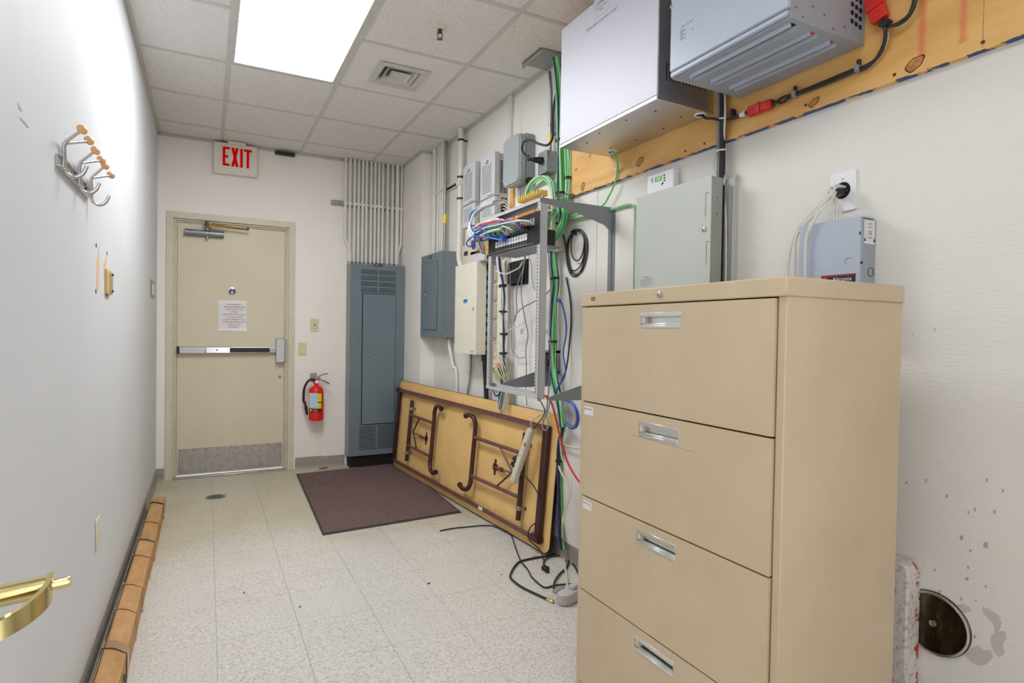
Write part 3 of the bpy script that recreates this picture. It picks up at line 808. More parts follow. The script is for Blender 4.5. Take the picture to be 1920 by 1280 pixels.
# ---- bank of conduits above it
t = thing('conduit_bank', 'bank of fourteen white painted conduits rising from the tall panel', 'conduits', (1.70, D, pz1))
us = [410, 500, 592, 672, 755, 830, 922, 1000, 1078, 1155, 1255, 1350, 1448, 1530]
yc = D - .058
xsC = [ay(610 + u / 10.667, 330, yc).x for u in us]
m = MB(); xa = ay(621, 376, D - .03).x; zs = ay(621, 379, D - .03).z
m.box(xa, D - .041, zs - .018, 1.967, D, zs - .013).box(xa, D - .041, zs + .013, 1.967, D, zs + .018).box(xa, D - .003, zs - .013, 1.967, D, zs + .013)
m.box(xa, D - .041, zs - .018, 1.967, D - .038, zs - .009).box(xa, D - .041, zs + .009, 1.967, D - .038, zs + .018)
m.build('strut_channel', M_WPIPE, t)
for i, x in enumerate(xsC):
    r = .0185 if i == 12 else .0125
    if x > J - .02: x = J - .016
    zb_ = pz1 + .006
    if i == 0: pts = [(x, yc, H), (x, yc, 2.06), (x + .006, yc, 2.01), (x + .040, yc, 1.92), (x + .048, yc, 1.88), (x + .048, yc, zb_)]
    elif i == 13: pts = [(x, yc, H), (x, yc, 2.06), (x - .004, yc, 2.0), (x - .034, yc, 1.91), (x - .040, yc, 1.87), (x - .040, yc, zb_)]
    elif i == 12: pts = [(x, yc, H), (x, yc, zb_ + .05), (x - .003, yc, zb_)]
    else: pts = [(x, yc, H), (x, yc, zb_)]
    MB().tube(pts, r, 14, 4 if len(pts) > 3 else 1).build('conduit', M_WPIPE, t)
    MB().cyl((pts[-1][0], yc, zb_ + .02), (pts[-1][0], yc, zb_ - .006), r + .0045, 12).build('connector', M_GALV, t)
    MB().box(x - r - .006, D - .085 + .012, zs - .014, x + r + .006, D - .041, zs + .014).build('strap', M_WPIPE, t, bevel=.004)

# ================================================================ RIGHT WALL, FAR END
mY = -Y_
# ---- blue-grey breaker box
GX = 1.967
gy0, gy1 = ax(830, 560, GX).y, 4.532
gz0, gz1 = ax(830, 632, GX).z, ax(830, 470, GX).z
t = thing('breaker_box', 'blue-grey steel breaker box on the right wall near the far corner', 'electrical box', (W, (gy0 + gy1) / 2, gz0))
MB().box(GX + .002, gy0, gz0, W, gy1, gz1).build('enclosure', mat('breaker_box_side', (128, 136, 138), .42, .2), t, bevel=.001)
MB().box(GX - .002, gy0 - .003, gz0 - .004, GX + .003, gy1, gz1 + .003).build('cover', M_GREY, t)
a, b = ax(795, 500, GX), ax(820, 600, GX)
ya, yb = ax(796, 500, GX).y, ax(821, 500, GX).y; za, zb2 = ax(820, 618, GX).z, ax(820, 489, GX).z
MB().box(GX - .003, yb - .003, za - .003, GX - .001, ya + .003, zb2 + .003).build('door_reveal', M_DARK, t)
dd = MB().box(GX - .008, yb, za, GX - .002, ya, zb2).build('box_door', M_GREY, t, bevel=.002)
q = ax(799, 552, GX)
m = MB().cyl((GX - .008, q.y, q.z), (GX - .014, q.y, q.z), .012, 14)
m.obox((GX - .014, q.y, q.z), (.003, 0, 0), (0, .006, .0), (0, 0, .028)); m.build('latch', M_CHROME, dd)
q = ax(807, 482, GX)
MB().box(GX - .004, q.y - .035, q.z - .012, GX - .002, q.y + .035, q.z + .012).build('nameplate', M_BLACK, t)
MB().text('PANEL', .014, (GX - .0042, q.y, q.z), mY, Z_).build('nameplate_lettering', M_WHITE, t)
m = MB()
for z in (gz0 + .02, gz1 - .02): m.cyl((GX - .005, gy0 + .02, z), (GX - .001, gy0 + .02, z), .006, 10).cyl((GX - .005, gy1 - .02, z), (GX - .001, gy1 - .02, z), .006, 10)
m.build('cover_screws', M_CHROME, t)
# conduit leaving its underside and vanishing behind the table
t = thing('lower_conduit', 'white painted conduit dropping from the blue-grey breaker box', 'conduit', (W, 4.12, .12))
p0 = ax(842, 634, W - .05)
MB().tube([(W - .05, p0.y, gz0 + .002), (W - .05, p0.y, gz0 - .06), (W - .035, p0.y - .05, gz0 - .22), (W - .02, p0.y - .09, gz0 - .32), (W - .02, p0.y - .09, .12)], .013, 12).build('pipe', M_WPIPE, t)
MB().cyl((W - .05, p0.y, gz0 - .022), (W - .05, p0.y, gz0 + .001), .018, 12).build('connector', M_GALV, t)
t = thing('lower_conduit', 'thin grey conduit dropping from the cream cabinet to behind the table', 'conduit', (W, 3.7, .12))
pp = [ax(883, 660, W - .02), ax(883, 690, W - .02), ax(881, 710, W - .02), ax(877, 735, W - .02), ax(874, 770, W - .02)]
MB().tube(pp, .007, 10).build('pipe', M_GCAB, t)

# ---- conduits above the breaker box
t = thing('conduit_bank', 'cluster of white conduits from the ceiling to the breaker box', 'conduits', (W, 4.4, gz1))
rr = [.022, .012, .012, .012, .012]
for u, r in zip((815.5, 822.5, 827, 831.2, 835), rr):
    y = ax(u, 330, W - .045).y
    y = min(y, 4.50)
    MB().cyl((W - .045, y, H), (W - .045, y, gz1 - .002), r, 16).build('conduit', M_GALV if u == 835 else M_WPIPE, t)
    MB().cyl((W - .045, y, gz1 - .001), (W - .045, y, gz1 + .02), r + .004, 12).build('connector', M_GALV, t)
zs = ax(815, 365, W - .04).z
MB().box(W - .02, 4.0, zs - .018, W, 4.535, zs - .012).box(W - .02, 4.0, zs + .012, W, 4.535, zs + .018).box(W - .004, 4.0, zs - .012, W, 4.535, zs + .012).build('strut_channel', M_WPIPE, t)
MB().box(W - .0045, 4.06, zs - .011, W - .0042, 4.26, zs + .011).build('strut_shadow_gap', M_DARK, t)
m = MB()
for u in (815.5, 822.5, 827, 831.2):
    y = min(ax(u, 330, W - .045).y, 4.50); m.box(W - .064, y - .02, zs - .012, W - .02, y + .02, zs + .012)
m.build('straps', M_WPIPE, t, bevel=.003)
q = ax(834, 408, W - .06)
MB().cyl((W - .045, ax(835, 330, W - .045).y, q.z - .035), (W - .045, ax(835, 330, W - .045).y, q.z + .035), .0135, 12).build('yellow_tag', M_YEL, t)

yW = ax(863.5, 330, W - .05).y
t = thing('conduit', 'white pipe with black collars right of the conduit cluster', 'conduit', (W - .05, yW, 1.70))
MB().tube([(W - .05, yW, H), (W - .05, yW, 2.5), (W - .05, yW, 1.9), (W - .05, yW, 1.76), (W - .04, yW - .02, 1.70)], .021, 16).build('pipe', M_WPIPE, t)
for v_ in (262, 331, 371):
    z = ax(863, v_, W - .06).z
    MB().cyl((W - .05, yW, z - .007), (W - .05, yW, z + .007), .026, 16).box(W - .05, yW - .006, z - .005, W, yW + .006, z + .005).build('black_collar', M_BLACK, t)
z = ax(863, 341, W - .06).z
MB().box(W - .075, yW - .03, z - .022, W, yW + .03, z + .01).build('strut_clamp', M_WPIPE, t, bevel=.006)

# raceway
yr0, yr1 = ax(957.5, 330, W - .015).y, ax(949, 330, W - .015).y
t = thing('cable_raceway', 'white vertical cable raceway running from the ceiling behind the grey boxes', 'raceway', (W, (yr0 + yr1) / 2, .12))
MB().box(W - .022, yr0, .12, W - .002, yr1 - .02, H - .002).build('cover', M_WPIPE, t, bevel=.003)
MB().box(W - .016, yr1 - .018, .12, W - .002, yr1, H - .002).build('side_strip', M_WPIPE, t, bevel=.002)

# plywood backboard of the phone units
bz0, bz1 = 1.70, ax(937, 300, W - .02).z + .02
t = MB().box(W - .019, 3.145, bz0, W, 3.80, bz1).build('plywood_backboard', M_PLY2, None, 'bare orange plywood board behind the two louvred phone units', 'board')

# ---- two louvred phone system modules
def ksu(yn, yf, ztop, label):
    fx_ = 1.972
    t = thing('phone_module', label, 'phone module', (W - .019, (yn + yf) / 2, 1.93), 'louvred phone modules')
    zs_ = ztop - .285; zb_ = ztop - .44
    mid = (yn + yf) / 2; hw = (yf - yn) / 2
    def arched(a0, a1, z0, z1, arch):
        poly = [(yn, z0), (yf, z0), (yf, z1 - arch)]
        for k in range(1, 10):
            s_ = k / 10; poly.append((yf - (yf - yn) * s_, z1 - arch + arch * math.sin(math.pi * (.15 + .7 * s_) ) / math.sin(math.pi * .5)))
        poly.append((yn, z1 - arch * .35))
        return MB().prism(poly, 'x', a0, a1)
    arched(fx_, fx_ + .035, zs_ + .002, ztop, .028).build('front_cover', M_KSU, t, bevel=.002)
    MB().box(fx_ + .002, yn, zb_, fx_ + .035, yf, zs_ - .002).build('lower_cover', M_KSU, t, bevel=.003)
    MB().box(fx_ + .035, yn + .002, zb_ + .02, W - .019, yf - .002, ztop - .016).build('chassis', M_KSU, t, bevel=.002)
    m = MB()
    m.box(fx_ + .040, yn, ztop - .19, fx_ + .062, yn + .003, ztop - .06).box(fx_ + .040, yn, ztop - .265, fx_ + .062, yn + .003, ztop - .195).box(fx_ + .068, yn, ztop - .165, fx_ + .09, yn + .003, ztop - .09).box(fx_ + .068, yn, ztop - .265, fx_ + .09, yn + .003, ztop - .18)
    m.build('side_grilles', M_KSUD, t)
    m = MB(); y0, y1 = yn + hw * .45, yf - hw * .3
    for k in range(16):
        z = ztop - .075 - k * .0115; amp = .006 * max(0, 1 - k / 9)
        pts = [(fx_ - .0004, y1 + (y0 - y1) * i / 8, z + amp * math.sin(i / 8 * 2 * math.pi)) for i in range(9)]
        m.tube(pts, .0019, 4, 1)
    for k in range(9): m.box(fx_ + .001, y0, zs_ - .030 - k * .0105, fx_ + .003, y1, zs_ - .0272 - k * .0105)
    m.build('louvres', M_KSUD, t)
    c = (fx_ - .0005, yf - hw * .95, ztop - .052)
    poly = [(c[1] + .017 * math.cos(a_) , c[2] + .010 * math.sin(a_) - .004 * math.cos(a_)) for a_ in [k * math.pi / 8 for k in range(16)]]
    bd = MB().prism(poly, 'x', fx_ - .002, fx_).build('oval_badge', M_BLOGO, t)
    MB().obox((fx_ - .0024, c[1], c[2]), (.0003, 0, 0), (0, .006, -.001), (0, 0, .0035)).build('badge_glyph', M_WHITE, bd)
    MB().box(fx_ - .001, yn + .012, zs_ + .008, fx_, yn + .10, zs_ + .014).build('seam_line', M_KSUD, t)
    m = MB().box(fx_ + .05, yn - .001, zs_ - .10, W - .03, yn + .02, zs_ - .01); m.build('socket_bay', M_DARK, t)
    m = MB()
    for k in range(4):
        y = yn + .003; z = zs_ - .025 - k * .02
        m.tube([(W - .06, y, z), (W - .065, y - .04, z - .005), (W - .05, y - .07, z - .05), (W - .035, y - .08, z - .14)], .0035, 6)
    m.build('line_cords', M_CCAB, t)
    return t
ksu(3.500, 3.700, ax(880, 305, 1.972).z, 'far louvred grey phone module beside the white pipe')
ksu(3.205, 3.415, ax(920, 285, 1.972).z, 'near louvred grey phone module beside the rounded grey box')

# ---- rounded grey enclosure
bx = 1.985
by0, by1 = ax(974, 300, bx).y, ax(942.5, 300, bx).y
bz0_, bz1_ = ax(945, 353, bx).z, ax(965, 251, bx).z
t = thing('equipment_enclosure', 'rounded pale grey plastic enclosure with a black cord, above the rack', 'enclosure', (W, (by0 + by1) / 2, bz0_))
MB().rbox('x', bx, bx + .05, by0, bz0_, by1, bz1_, .045, 6).build('front_shell', M_BOXG, t, bevel=.008, segs=3)
MB().rbox('x', bx + .05, W, by0 - .004, bz0_ + .012, by1 + .002, bz1_ + .004, .035, 5).build('back_shell', mat('grey_polymer_dark', (140, 148, 150), .5), t, bevel=.002)
m = MB()
for k in range(5): m.box(bx + .06, by0 - .007, bz0_ + .03 + k * .05, W - .01, by0 - .003, bz0_ + .034 + k * .05)
m.build('side_ribs', M_GALV, t)
MB().box(bx + .055, by0 - .012, bz0_ - .004, W - .012, by0 + .02, bz0_ + .03).build('black_gland', M_BLACK, t)
m = MB()
for z in (bz0_ + .13, bz0_ + .155): m.cyl((bx + .056, by0 - .008, z), (bx + .056, by0, z), .006, 10)
m.build('plugs', M_BLACK, t)

# ---- galvanised outlet box and plug
ob = 2.028
oy0, oy1 = ax(1026, 300, ob).y, ax(1010, 300, ob).y; oz0, oz1 = ax(1026, 321, ob).z, ax(1026, 281, ob).z
t = thing('outlet_box', 'galvanised steel outlet box right of the rounded grey enclosure', 'outlet box', (W, (oy0 + oy1) / 2, oz0))
MB().box(ob + .003, oy0, oz0, W, oy1, oz1).build('box', M_GALV, t, bevel=.004)
MB().rbox('x', ob - .003, ob + .003, oy0 - .003, oz0 - .003, oy1 + .003, oz1 + .003, .012).build('cover_plate', M_GALV, t, bevel=.001)
m = MB()
for z in (oz0 + .03, oz0 + .075): m.ring((W - .035, oy0 - .0005, z), (0, 1, 0), .010, .0008, 18, 5)
m.build('knockouts', mat('knockout_line', (90, 94, 96), .5), t)
yc_ = ax(1033, 200, W - .03).y
MB().tube([(W - .03, yc_, oz1 - .002), (W - .03, yc_, oz1 + .3), (W - .03, yc_, H - .16), (W - .03, yc_ + .02, H - .05)], .009, 10).build('conduit', M_GALV, t)
MB().cyl((W - .03, yc_, ax(1030, 232, W - .03).z - .015), (W - .03, yc_, ax(1030, 232, W - .03).z + .015), .013, 10).build('coupling', M_GALV, t)
MB().cyl((W - .03, yc_, oz1 + .04), (W - .03, yc_, oz1 + .10), .0098, 10).build('yellow_tag', M_YEL, t)
pm = ((oy0 + oy1) / 2 + .005, (oz0 + oz1) / 2 + .012)
t = thing('plug_lead', 'black power cord and plug looping from the outlet box to the ceiling', 'power cord', (W, pm[0], pm[1]))
MB().cyl((ob - .003, pm[0], pm[1]), (ob - .05, pm[0] + .01, pm[1] + .002), .022, 14, .014).cyl((ob - .05, pm[0] + .01, pm[1] + .002), (ob - .075, pm[0] + .02, pm[1] + .004), .012, 12, .007).build('plug', M_BLACK, t)
px1 = ob - .072
cord = [(px1, pm[0] + .02, pm[1] + .004)] + [ax(u, v_, x) for u, v_, x in ((988, 293, 1.95), (979, 281, 1.95), (982, 266, 1.96), (995, 263, 1.98), (1012, 270, 2.0), (1026, 272, 2.02), (1035, 262, W - .05), (1037, 245, W - .03), (1037, 215, W - .02), (1040, 188, W - .02), (1047, 160, W - .03))]
MB().tube(cord, .0065, 10).build('cord', M_BCAB, t)
q = ax(1037, 250, W - .02)
MB().box(W - .03, q.y - .016, q.z - .006, W, q.y + .016, q.z + .006).build('clip', M_GALV, t)

# ceiling plate where the green cables come down
q = az(1033, 102, H)
t = MB().box(1.93, 2.60, H - .006, W - .004, 2.80, H - .002).box(1.93, 2.60, H - .03, 1.935, 2.80, H - .002).build('ceiling_plate', M_SAGED, None, 'grey steel plate on the ceiling around the green cables', 'plate')

# ================================================================ CABLE BUNDLES
def bundle(name, label, cat, path, n, r, spread, m_, seed=1, ties=(), cname='cable', extra=(), sub=5, lump=None):
    """path: points in the room; n cables wander around it; ties: fractions along the path where a black strap sits"""
    rnd = random.Random(seed)
    P = [Vector(p) for p in path]
    lo = min(P, key=lambda p: p.z)
    t = thing(name, label, cat, (P[-1].x, P[-1].y, lo.z))
    k = 0
    for mt, cnt in [(m_, n)] + list(extra):
        for i in range(cnt):
            a_ = k * 2.399; rad = spread * math.sqrt((k + .5) / (n + sum(e[1] for e in extra))); k += 1
            pts = []
            for j, p in enumerate(P):
                a2 = a_ + .35 * math.sin(j * 1.3 + i)
                d = (P[min(j + 1, len(P) - 1)] - P[max(j - 1, 0)]).normalized()
                u_ = d.cross(Vector((1, .3, .2))).normalized(); w_ = d.cross(u_)
                f = lump[j] if lump else 1
                pts.append(p + (u_ * math.cos(a2) + w_ * math.sin(a2)) * rad * f)
            MB().tube(pts, r, 6, sub).build(cname, mt, t)
    for fr in ties:
        j = fr * (len(P) - 1); i0 = min(int(j), len(P) - 2); c = P[i0].lerp(P[i0 + 1], j - i0); d = (P[i0 + 1] - P[i0]).normalized()
        MB().cyl(c - d * .006, c + d * .006, spread + r + .0025, 12).build('strap', M_BLACK, t)
    return t
g = lambda *a: [ax(u, v_, x) for u, v_, x in a]
bundle('green_cable_bundle', 'thick green cable bundle running down the wall from the ceiling plate', 'cables',
       g((1043, 108, 2.03), (1047, 150, 2.045), (1048.5, 200, 2.05), (1050, 260, 2.05), (1051.5, 310, 2.05), (1051, 350, 2.05), (1050, 380, 2.05), (1053, 405, 2.04), (1049, 430, 2.04), (1040, 455, 2.04), (1038, 490, 2.045),
         (1041, 530, 2.05), (1037, 570, 2.05), (1037, 620, 2.05), (1036, 660, 2.05), (1038, 700, 2.04), (1044, 735, 2.03), (1050, 765, 2.03), (1056, 800, 2.04)),
       13, .0045, .019, M_GREEN, 1, (.17, .3, .42, .6, .75), extra=((M_GSTREAK, 4), (M_BLUED, 3)))
bundle('green_cable_bundle', 'second green cable bundle beside the plywood edge', 'cables',
       g((1063, 262, 2.06), (1063.5, 290, 2.06), (1064, 320, 2.06), (1064, 350, 2.06), (1062, 380, 2.055), (1058, 405, 2.05), (1052, 425, 2.045), (1046, 440, 2.04)), 6, .0042, .013, M_GREEN, 2, (.35,), extra=((M_GSTREAK, 3),))
bundle('green_cable_loop', 'arched loop of green cables rising behind the rack top', 'cables',
       g((987, 372, 2.05), (992, 352, 2.05), (1003, 338, 2.05), (1018, 332, 2.05), (1031, 340, 2.05), (1037, 356, 2.05), (1040, 378, 2.05), (1038, 400, 2.045), (1035, 425, 2.045)), 8, .0042, .015, M_GREEN, 3, (), extra=((M_GSTREAK, 3), (M_WCAB, 1)))
bundle('green_cable_coil', 'slack coil of green cables hanging right of the rack post', 'cables',
       g((1045, 395, 2.02), (1036, 408, 2.01), (1030, 425, 2.01), (1026, 440, 2.0), (1032, 450, 2.0), (1042, 444, 2.01), (1052, 428, 2.02), (1058, 408, 2.03), (1060, 385, 2.04), (1056, 370, 2.05)), 7, .0042, .017, M_GREEN, 4, (), extra=((M_GSTREAK, 2), (M_TEAL, 1)))
m = bundle('green_cable_bundle', 'pair of thin green cables along the left edge of the sage panel', 'cables',
       g((1060, 412, W - .02), (1085, 408, W - .02), (1110, 402, W - .02), (1150, 392, W - .012), (1178, 384, W - .012), (1188, 386, W - .012), (1190.5, 400, W - .012), (1190.5, 440, W - .012), (1190, 500, W - .012), (1190, 560, W - .012)), 3, .003, .006, M_GREEN, 5, (), extra=((M_CCAB, 1),))
t = thing('green_cable', 'single green cable curving down from under the white battery cabinet', 'cable', ax(1130, 385, W - .03))
MB().tube(g((1147, 283, 2.0), (1156, 298, 2.02), (1158, 318, W - .03), (1152, 345, W - .03), (1143, 365, W - .03), (1130, 385, W - .03), (1100, 398, W - .03), (1070, 405, W - .03)), .0045, 8).build('cable', M_GREEN, t)
q = ax(1157, 318, W - .03); MB().box(W - .04, q.y - .008, q.z - .004, W, q.y + .008, q.z + .004).build('clip', M_WHITE, t)

# strap ring on the wall round both green bundles
q = ax(1056, 368, 2.03)
t = thing('cable_ring', 'grey cable ring strapping the green bundles to the wall', 'cable ring', (W, q.y, q.z))
MB().tube(g((1042, 366, 2.03), (1050, 364, 2.0), (1066, 364, 2.02), (1076, 364, 2.085), (1066, 371, 2.02), (1050, 371, 2.0), (1042, 368, 2.03)), .0035, 6).build('ring', M_GALV, t)
q = ax(1072, 368, W - .006); MB().box(W - .008, q.y - .02, q.z - .01, W, q.y + .02, q.z + .012).build('base', M_GALV, t)

# ================================================================ WALL RACK
RX = 1.69
yN = ax(1011.5, 560, RX).y; yF = ax(914.5, 560, RX).y
zT = ax(1011, 371, RX).z; zB = ax(1011, 749, RX).z
t = thing('wall_rack', 'open grey steel equipment rack standing off the right wall on swing arms', 'equipment rack', (RX, (yN + yF) / 2, zB))
def post(y_out, sgn, label=None):
    # flange facing the room with a column of holes, web facing sideways
    m = MB()
    hs = []; z = zB + .03; step = .0159; w_ = .030
    ya_, yb_ = (y_out, y_out + sgn * w_)
    m.box(RX, ya_, zB, RX + .002, yb_, zT).box(RX, y_out, zB, RX + .036, y_out + sgn * .002, zT)
    p = m.build('post', M_RACK, t, bevel=.0006)
    h = MB(); hy = y_out + sgn * .022
    while z < zT - .02:
        h.box(RX - .0006, hy - .0028, z - .0028, RX + .0003, hy + .0028, z + .0028); z += step
    o = h.build('screw_holes', M_DARK, p); o['kind'] = 'stuff'
    return p
post(yN, 1); post(yF, -1)
# inner second flange of far post, seen edge-on
MB().box(RX + .002, yF - .036, zB, RX + .004, yF - .030, zT).build('post_lip', M_RACKD, t)
for z in (zT, zB):
    s = -1 if z == zT else 1
    MB().box(RX - .002, yN, z - .002 if s < 0 else z, RX + .034, yF, z if s < 0 else z + .002).box(RX - .003, yN, min(z, z + s * .016), RX - .001, yF, max(z, z + s * .016)).box(RX + .034, yN, min(z, z + s * .028), RX + .036, yF, max(z, z + s * .028)).build('rail', M_RACK, t, bevel=.0006)
bolt = MB()
for y in (yN + .012, yF - .012):
    for z, s in ((zT, 1), (zB, -1)): bolt.cyl((RX + .016, y, z), (RX + .016, y, z + s * .010), .008, 6)
bolt.build('bolts', M_GALV, t)
def arm(y, pts, name):
    poly = [(min(ay(u, v_, y).x, W), ay(u, v_, y).z) for u, v_ in pts]
    vs = [(p[0], y - .001, p[1]) for p in poly] + [(p[0], y + .002, p[1]) for p in poly]; n = len(poly)
    m = MB(); m.add(vs, [tuple(range(n)), tuple(range(2 * n - 1, n - 1, -1))] + [(i, (i + 1) % n, n + (i + 1) % n, n + i) for i in range(n)])
    return m
nearp = [(1013, 370), (1162, 391), (1162, 546), (1163, 748), (1030, 751), (1022, 747), (1088, 723), (1135, 705), (1145, 690), (1145.5, 445), (1142, 431), (1132, 421), (1118, 415), (1070, 394), (1013, 379)]
arm(yN, nearp, '').build('swing_arm', M_RACKD, t)
farp = [(930, 437), (1060, 425), (1060, 723), (940, 727), (932, 722), (1000, 698), (1040, 684), (1044, 676), (1044, 470), (1036, 462), (1000, 456), (930, 452)]
arm(yF - .004, farp, '').build('swing_arm', M_RACKD, t)
MB().box(W - .003, yN - .02, zB + .01, W, yN + .03, zT - .01).box(W - .003, yF - .045, zB + .01, W, yF + .01, zT - .01).build('wall_flange', M_RACKD, t)

# ---- patch panel
pz0_, pz1_ = ax(1003, 458, RX).z, ax(1003, 427, RX).z
t = thing('patch_bay', 'black rack patch panel with rows of white ports in the wall rack', 'patch panel', (RX, (yN + yF) / 2, pz0_))
MB().box(RX - .004, yN + .006, pz0_, RX - .001, yF - .006, pz1_).build('face', M_BLACK, t)
MB().box(RX - .001, yN + .034, pz0_ - .004, RX + .15, yF - .034, pz0_).build('bottom_tray', M_RACKD, t)
MB().box(RX - .003, yN + .034, pz0_ + .001, RX + .10, yF - .034, pz1_ - .004).build('body', M_BLACK, t)
MB().box(RX - .008, yN + .05, pz0_ + .004, RX - .004, yF - .015, pz0_ + .008).build('bright_lip', M_CHROME, t)
m = MB(); m2 = MB(); m3 = MB()
for k in range(12):
    y = ax(986.5 - k * 5.05 + k * k * .005, 440, RX - .004).y
    for z in (pz0_ + .052, pz0_ + .036):
        m.box(RX - .0065, y - .0095, z - .0068, RX - .004, y + .0095, z + .0068)
    m2.box(RX - .0055, y - .001, pz0_ + .012, RX - .004, y + .001, pz0_ + .026); m2.box(RX - .0055, y - .006, pz0_ + .010, RX - .004, y + .006, pz0_ + .013)
    m3.lathe((RX - .004, y, pz0_ + .078), (-1, 0, 0), [(.006, 0), (.005, .002)], 8)
m.build('port_labels', M_WHITE, t)['kind'] = 'stuff'
m2.build('printed_marks', M_GCAB, t)['kind'] = 'stuff'
m3.build('indicator_rings', M_GALV, t)['kind'] = 'stuff'
uz0, uz1 = pz1_, ax(1003, 398, RX).z
t = thing('patch_bay', 'upper black patch panel in the rack, full of plugged cords', 'patch panel', (RX, (yN + yF) / 2, uz0))
MB().box(RX - .004, yN + .006, uz0 + .002, RX - .001, yF - .006, uz1).build('face', M_BLACK, t)
MB().box(RX - .001, yN + .034, uz0 + .002, RX + .06, yF - .034, uz1 - .01).build('body', M_BLACK, t)
m = MB()
for k in range(16):
    y = yN + .055 + k * .024
    m.box(RX - .0055, y - .008, (uz0 + uz1) / 2 - .014, RX - .004, y + .008, (uz0 + uz1) / 2 + .010)
m.build('port_openings', M_GCAB, t)['kind'] = 'stuff'

# patch cords tumbling out of it towards the far post
t = thing('patch_cord_tangle', 'tangle of red, teal, white and blue patch cords spilling from the rack', 'cables', (RX - .06, yF, uz0))
rnd = random.Random(11)
cols = [M_WCAB, M_TEAL, M_WCAB, M_GCAB, M_WCAB, M_TEAL, M_WCAB, M_REDC, M_BLUE, M_WCAB, M_GCAB, M_TEAL, M_WCAB, M_REDC, M_WCAB, M_TEAL, M_REDC, M_WCAB, M_TEAL, M_WCAB, M_REDC, M_WCAB, M_TEAL, M_WCAB, M_WCAB, M_TEAL, M_REDC, M_WCAB, M_TEAL, M_GCAB, M_WCAB, M_TEAL, M_BLUE, M_WCAB, M_BLUE, M_BLUE]
for i, mt in enumerate(cols):
    f = i / (len(cols) - 1)
    u0 = 1001 - 76 * f + rnd.uniform(-2, 2); v0 = 420 + 27 * f + rnd.uniform(-4, 3)
    xo = RX - .03 - rnd.uniform(0, .03)
    lay = rnd.uniform(-14, 9)
    pts = [ax(u0, v0, RX - .006), ax(u0 - 4, v0 - 3, RX - .035)]
    if u0 > 960: pts.append(ax(u0 - 22, 415 + .16 * (1000 - u0) + lay * .5, xo))
    if u0 > 935: pts.append(ax(935 + rnd.uniform(-3, 3), 424 + lay, xo))
    pts += [ax(908 + rnd.uniform(-4, 4), 431 + lay * 1.1, xo)]
    e = rnd.random()
    if e < .45:
        pts += [ax(888 + rnd.uniform(-3, 3), 441 + lay, xo), ax(880 + rnd.uniform(-2, 3), 424 + lay * .5, xo + .02), ax(886 + rnd.uniform(-3, 3), 402 + lay * .4, xo + .05), ax(903, 389 + lay * .3, xo + .1), ax(928, 380 + lay * .3, xo + .15), ax(946, 376 + lay * .2, 1.97)]
    elif e < .75:
        pts += [ax(893 + rnd.uniform(-3, 3), 437 + lay, xo + .02), ax(898 + rnd.uniform(-3, 3), 450 + lay * .5, xo + .03), ax(915 + rnd.uniform(-4, 4), 447 + lay * .4, xo + .01)]
    else:
        pts += [ax(897, 446 + lay * .5, xo + .02), ax(901 + rnd.uniform(-2, 6), 460, xo + .04), ax(906 + rnd.uniform(-2, 4), 476, xo + .06)]
    MB().tube(pts, .0034, 6, 5).build('patch_cord', mt, t)
    MB().obox(pts[0] + Vector((-.006, 0, 0)), (.014, 0, 0), (0, .005, 0), (0, 0, .004)).build('plug', mt, t)
t = thing('blue_cable_loop', 'bright blue cable loop at the far end of the rack tangle', 'cable', ax(885, 455, RX - .05))
MB().tube(g((940, 451, RX - .03), (925, 447, RX - .05), (905, 444, RX - .06), (888, 443, RX - .06), (878, 450, RX - .06), (875, 458, RX - .05), (881, 462, RX - .05), (888, 455, RX - .06), (890, 443, RX - .06), (893, 433, RX - .06), (905, 430, RX - .06), (913, 437, RX - .05), (909, 443, RX - .05), (896, 445, RX - .05)), .0042, 8).build('cable', M_BLUE, t)
MB().obox(ax(943, 447, RX - .02), (.012, 0, 0), (0, .02, 0), (0, 0, .014)).build('plug', M_BLUE, t)
t = thing('blue_cable', 'pair of thick blue and white cables arching over from the phone modules', 'cables', ax(883, 430, RX))
for k, mt in enumerate((M_BLUE, M_WCAB, M_BLUE, M_WCAB)):
    o = k * 2.2
    MB().tube(g((944, 374 + o, 1.97), (925, 378 + o, 1.9), (906, 386 + o, 1.82), (892, 398 + o, 1.76), (885 - o * .4, 412, 1.72), (884 - o * .5, 428, 1.70), (890 - o * .4, 440, 1.69), (900, 444 - o * .4, 1.68)), .004, 8).build('cable', mt, t)

# ---- yellow punch-down blocks behind the rack top
def yblock(u0, v0, u1, v1, x, dz, label, mt, teeth=10):
    a_, b_ = ax(u0, v0, x), ax(u1, v1, x); z = (a_.z + b_.z) / 2
    t = thing('punch_block', label, 'punch-down block', (x, (a_.y + b_.y) / 2, z - dz))
    MB().box(x, b_.y, z - dz, x + .05, a_.y, z + dz).build('base', mt, t, bevel=.003)
    m = MB()
    for k in range(teeth):
        y = b_.y + (a_.y - b_.y) * (k + .5) / teeth; m.box(x - .012, y - .004, z - dz * .8, x, y + .004, z + dz * .8)
    m.build('teeth', mt, t)
    return t
yblock(972, 374, 1012, 362, 1.86, .014, 'upper yellow punch-down block behind the rack top rail', M_YBLK)
yblock(972, 409, 1006, 396, 1.86, .018, 'lower orange-yellow punch-down block seen through the rack top', M_ORNG)
